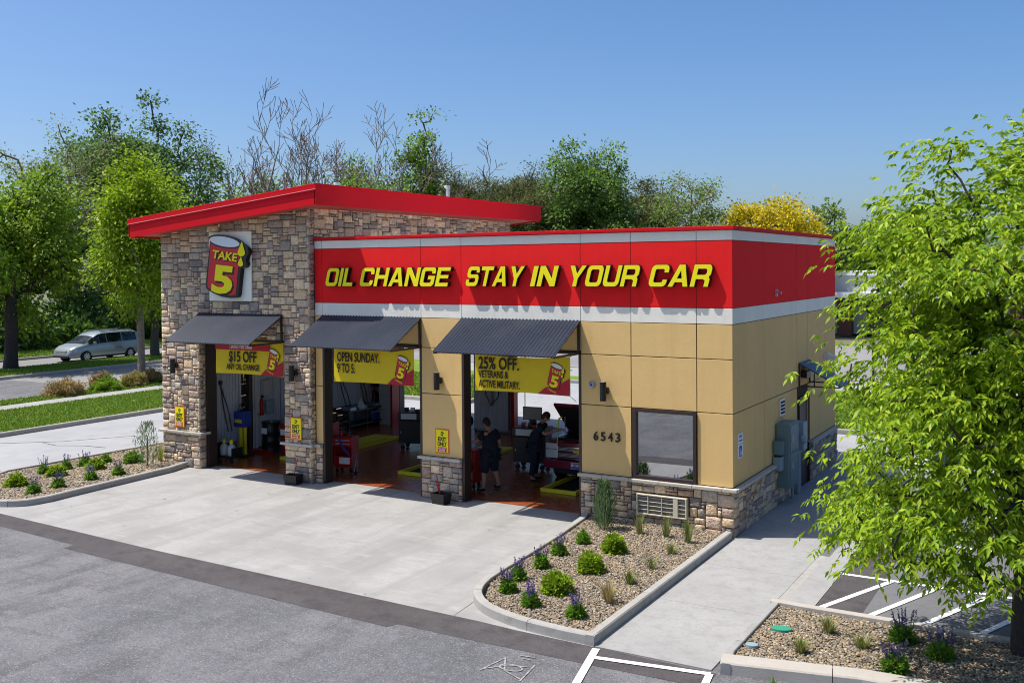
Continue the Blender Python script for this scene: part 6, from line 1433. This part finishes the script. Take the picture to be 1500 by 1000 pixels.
pebbles([(1.95, -3.8), (1.95, -6.0), (2.05, -6.2), (3.64, -5.75), (7.2, -5.6), (7.2, -3.8)], .09, 20000, .0185, 2, PP)
pebbles([(a, min(b, 2.0)) for a, b in left_bed], .085, 13000, .032, 3, PP)
for x, y, rx, ry, m, lb_, rz in ((2.26, -4.8, .15, .1, 'lid_green', 'green oval irrigation valve lid in the right bed', .2), (2.07, -5.62, .09, .07, 'lid_grey', 'small round grey-blue utility lid in the right bed', 0)):
    o = tag(MB().prism([(rx * math.cos(a), ry * math.sin(a)) for a in [k * .3142 for k in range(20)]], 'z', 0, .05).build('utility_lid', m, None, loc=(x, y, .09), bevel=.008, rotz=rz), lb_, 'utility lid')

# ------------------------------------------------------------------ grass blades on the lawns
def blades(x0, x1, y0, y1, n, h, z, seed, w=.03):
    g = np.random.default_rng(seed); P = np.stack([g.uniform(x0, x1, n), g.uniform(y0, y1, n), np.full(n, z)], 1); a = g.random(n) * 6.28
    S = np.stack([np.cos(a), np.sin(a), np.zeros(n)], 1) * w; L = h * g.uniform(.6, 1.3, n); T = P + np.stack([g.normal(size=n) * .4 * L, g.normal(size=n) * .4 * L, L], 1)
    V = np.stack([P - S, P + S, T], 1).reshape(-1, 3); F = np.arange(n * 3).reshape(-1, 3)
    o = np_mesh('grass', V, F, 'grass', np.repeat(lerp_cols([(.17, .29, .02), (.22, .36, .03), (.12, .22, .015), (.3, .38, .06)], n, g), 3, 0)); o['kind'] = 'stuff'
blades(-29.65, -24.85, -4, 15, 60000, .07, .12, 1); blades(-32.3, -30.98, -4, 17, 20000, .08, .12, 2, .04); blades(-44.7, -41.2, 4, 30, 45000, .1, .12, 3, .05); blades(-56, -50.6, 6, 36, 40000, .14, .12, 4, .07); blades(-24.6, -15.6, 14.4, 22, 25000, .08, .12, 5, .04); blades(-2.9, 2.0, 13.8, 22, 16000, .08, .12, 6, .04)

# ------------------------------------------------------------------ far buildings
sm = thing('strip_mall', 'pale low shopping building with brown pillars and white canopy behind the ash tree', 'building', (2, 62, 0))
MB().box(-14, 40, 0, 14, 0, 4.6).build('wall', 'mall_wall', sm); MB().box(-14.2, 40.2, -.2, 14.2, 4.6, 4.9).build('parapet', 'mall_roof', sm)
for x in range(-13, 38, 6): MB().box(x, x + 1.1, -2.2, -1.4, 0, 2.9).build('pillar', 'mall_brown', sm)
MB().box(-14, 38, -2.4, -.01, 2.9, 3.3).build('canopy', 'mall_roof', sm); MB().box(-14, 38, -2.41, -2.401, 2.7, 2.9).build('canopy_dark_underside', 'black', sm)  # black strip stands in for the dark underside of the canopy
for x in range(-11, 36, 6):
    w = MB().box(x - .1, x + 3.1, -.06, -.005, .3, 2.6).build('window', 'brown', sm); MB().box(x, x + 3, -.08, -.065, .4, 2.5).build('pane', 'car_glass', w)
sm2 = thing('far_building', 'pale grey flat roofed building far behind, right of the strip mall', 'building', (10, 84, 0))
MB().box(-18, 22, 0, 12, 0, 5.6).build('wall', 'inner_wall', sm2); MB().box(-18.2, 22.2, -.2, 12.2, 5.6, 5.8).build('roof', 'mall_roof', sm2)
for x in range(-16, 20, 5):
    w = MB().box(x, x + 2, -.06, -.005, 1.2, 3.2).build('window', 'brown', sm2); MB().box(x + .1, x + 1.9, -.08, -.065, 1.3, 3.1).build('pane', 'car_glass', w)
lp = thing('lamp_post', 'thin dark lamp post rising behind the right corner of the building', 'lamp post', (-2.2, 26.5, .1))
MB().tube([(0, 0, 0), (0, 0, 3.6)], .06, 8).build('pole', 'black', lp); MB().box(-.25, .1, -.1, .1, 3.6, 3.75).build('head', 'black', lp)
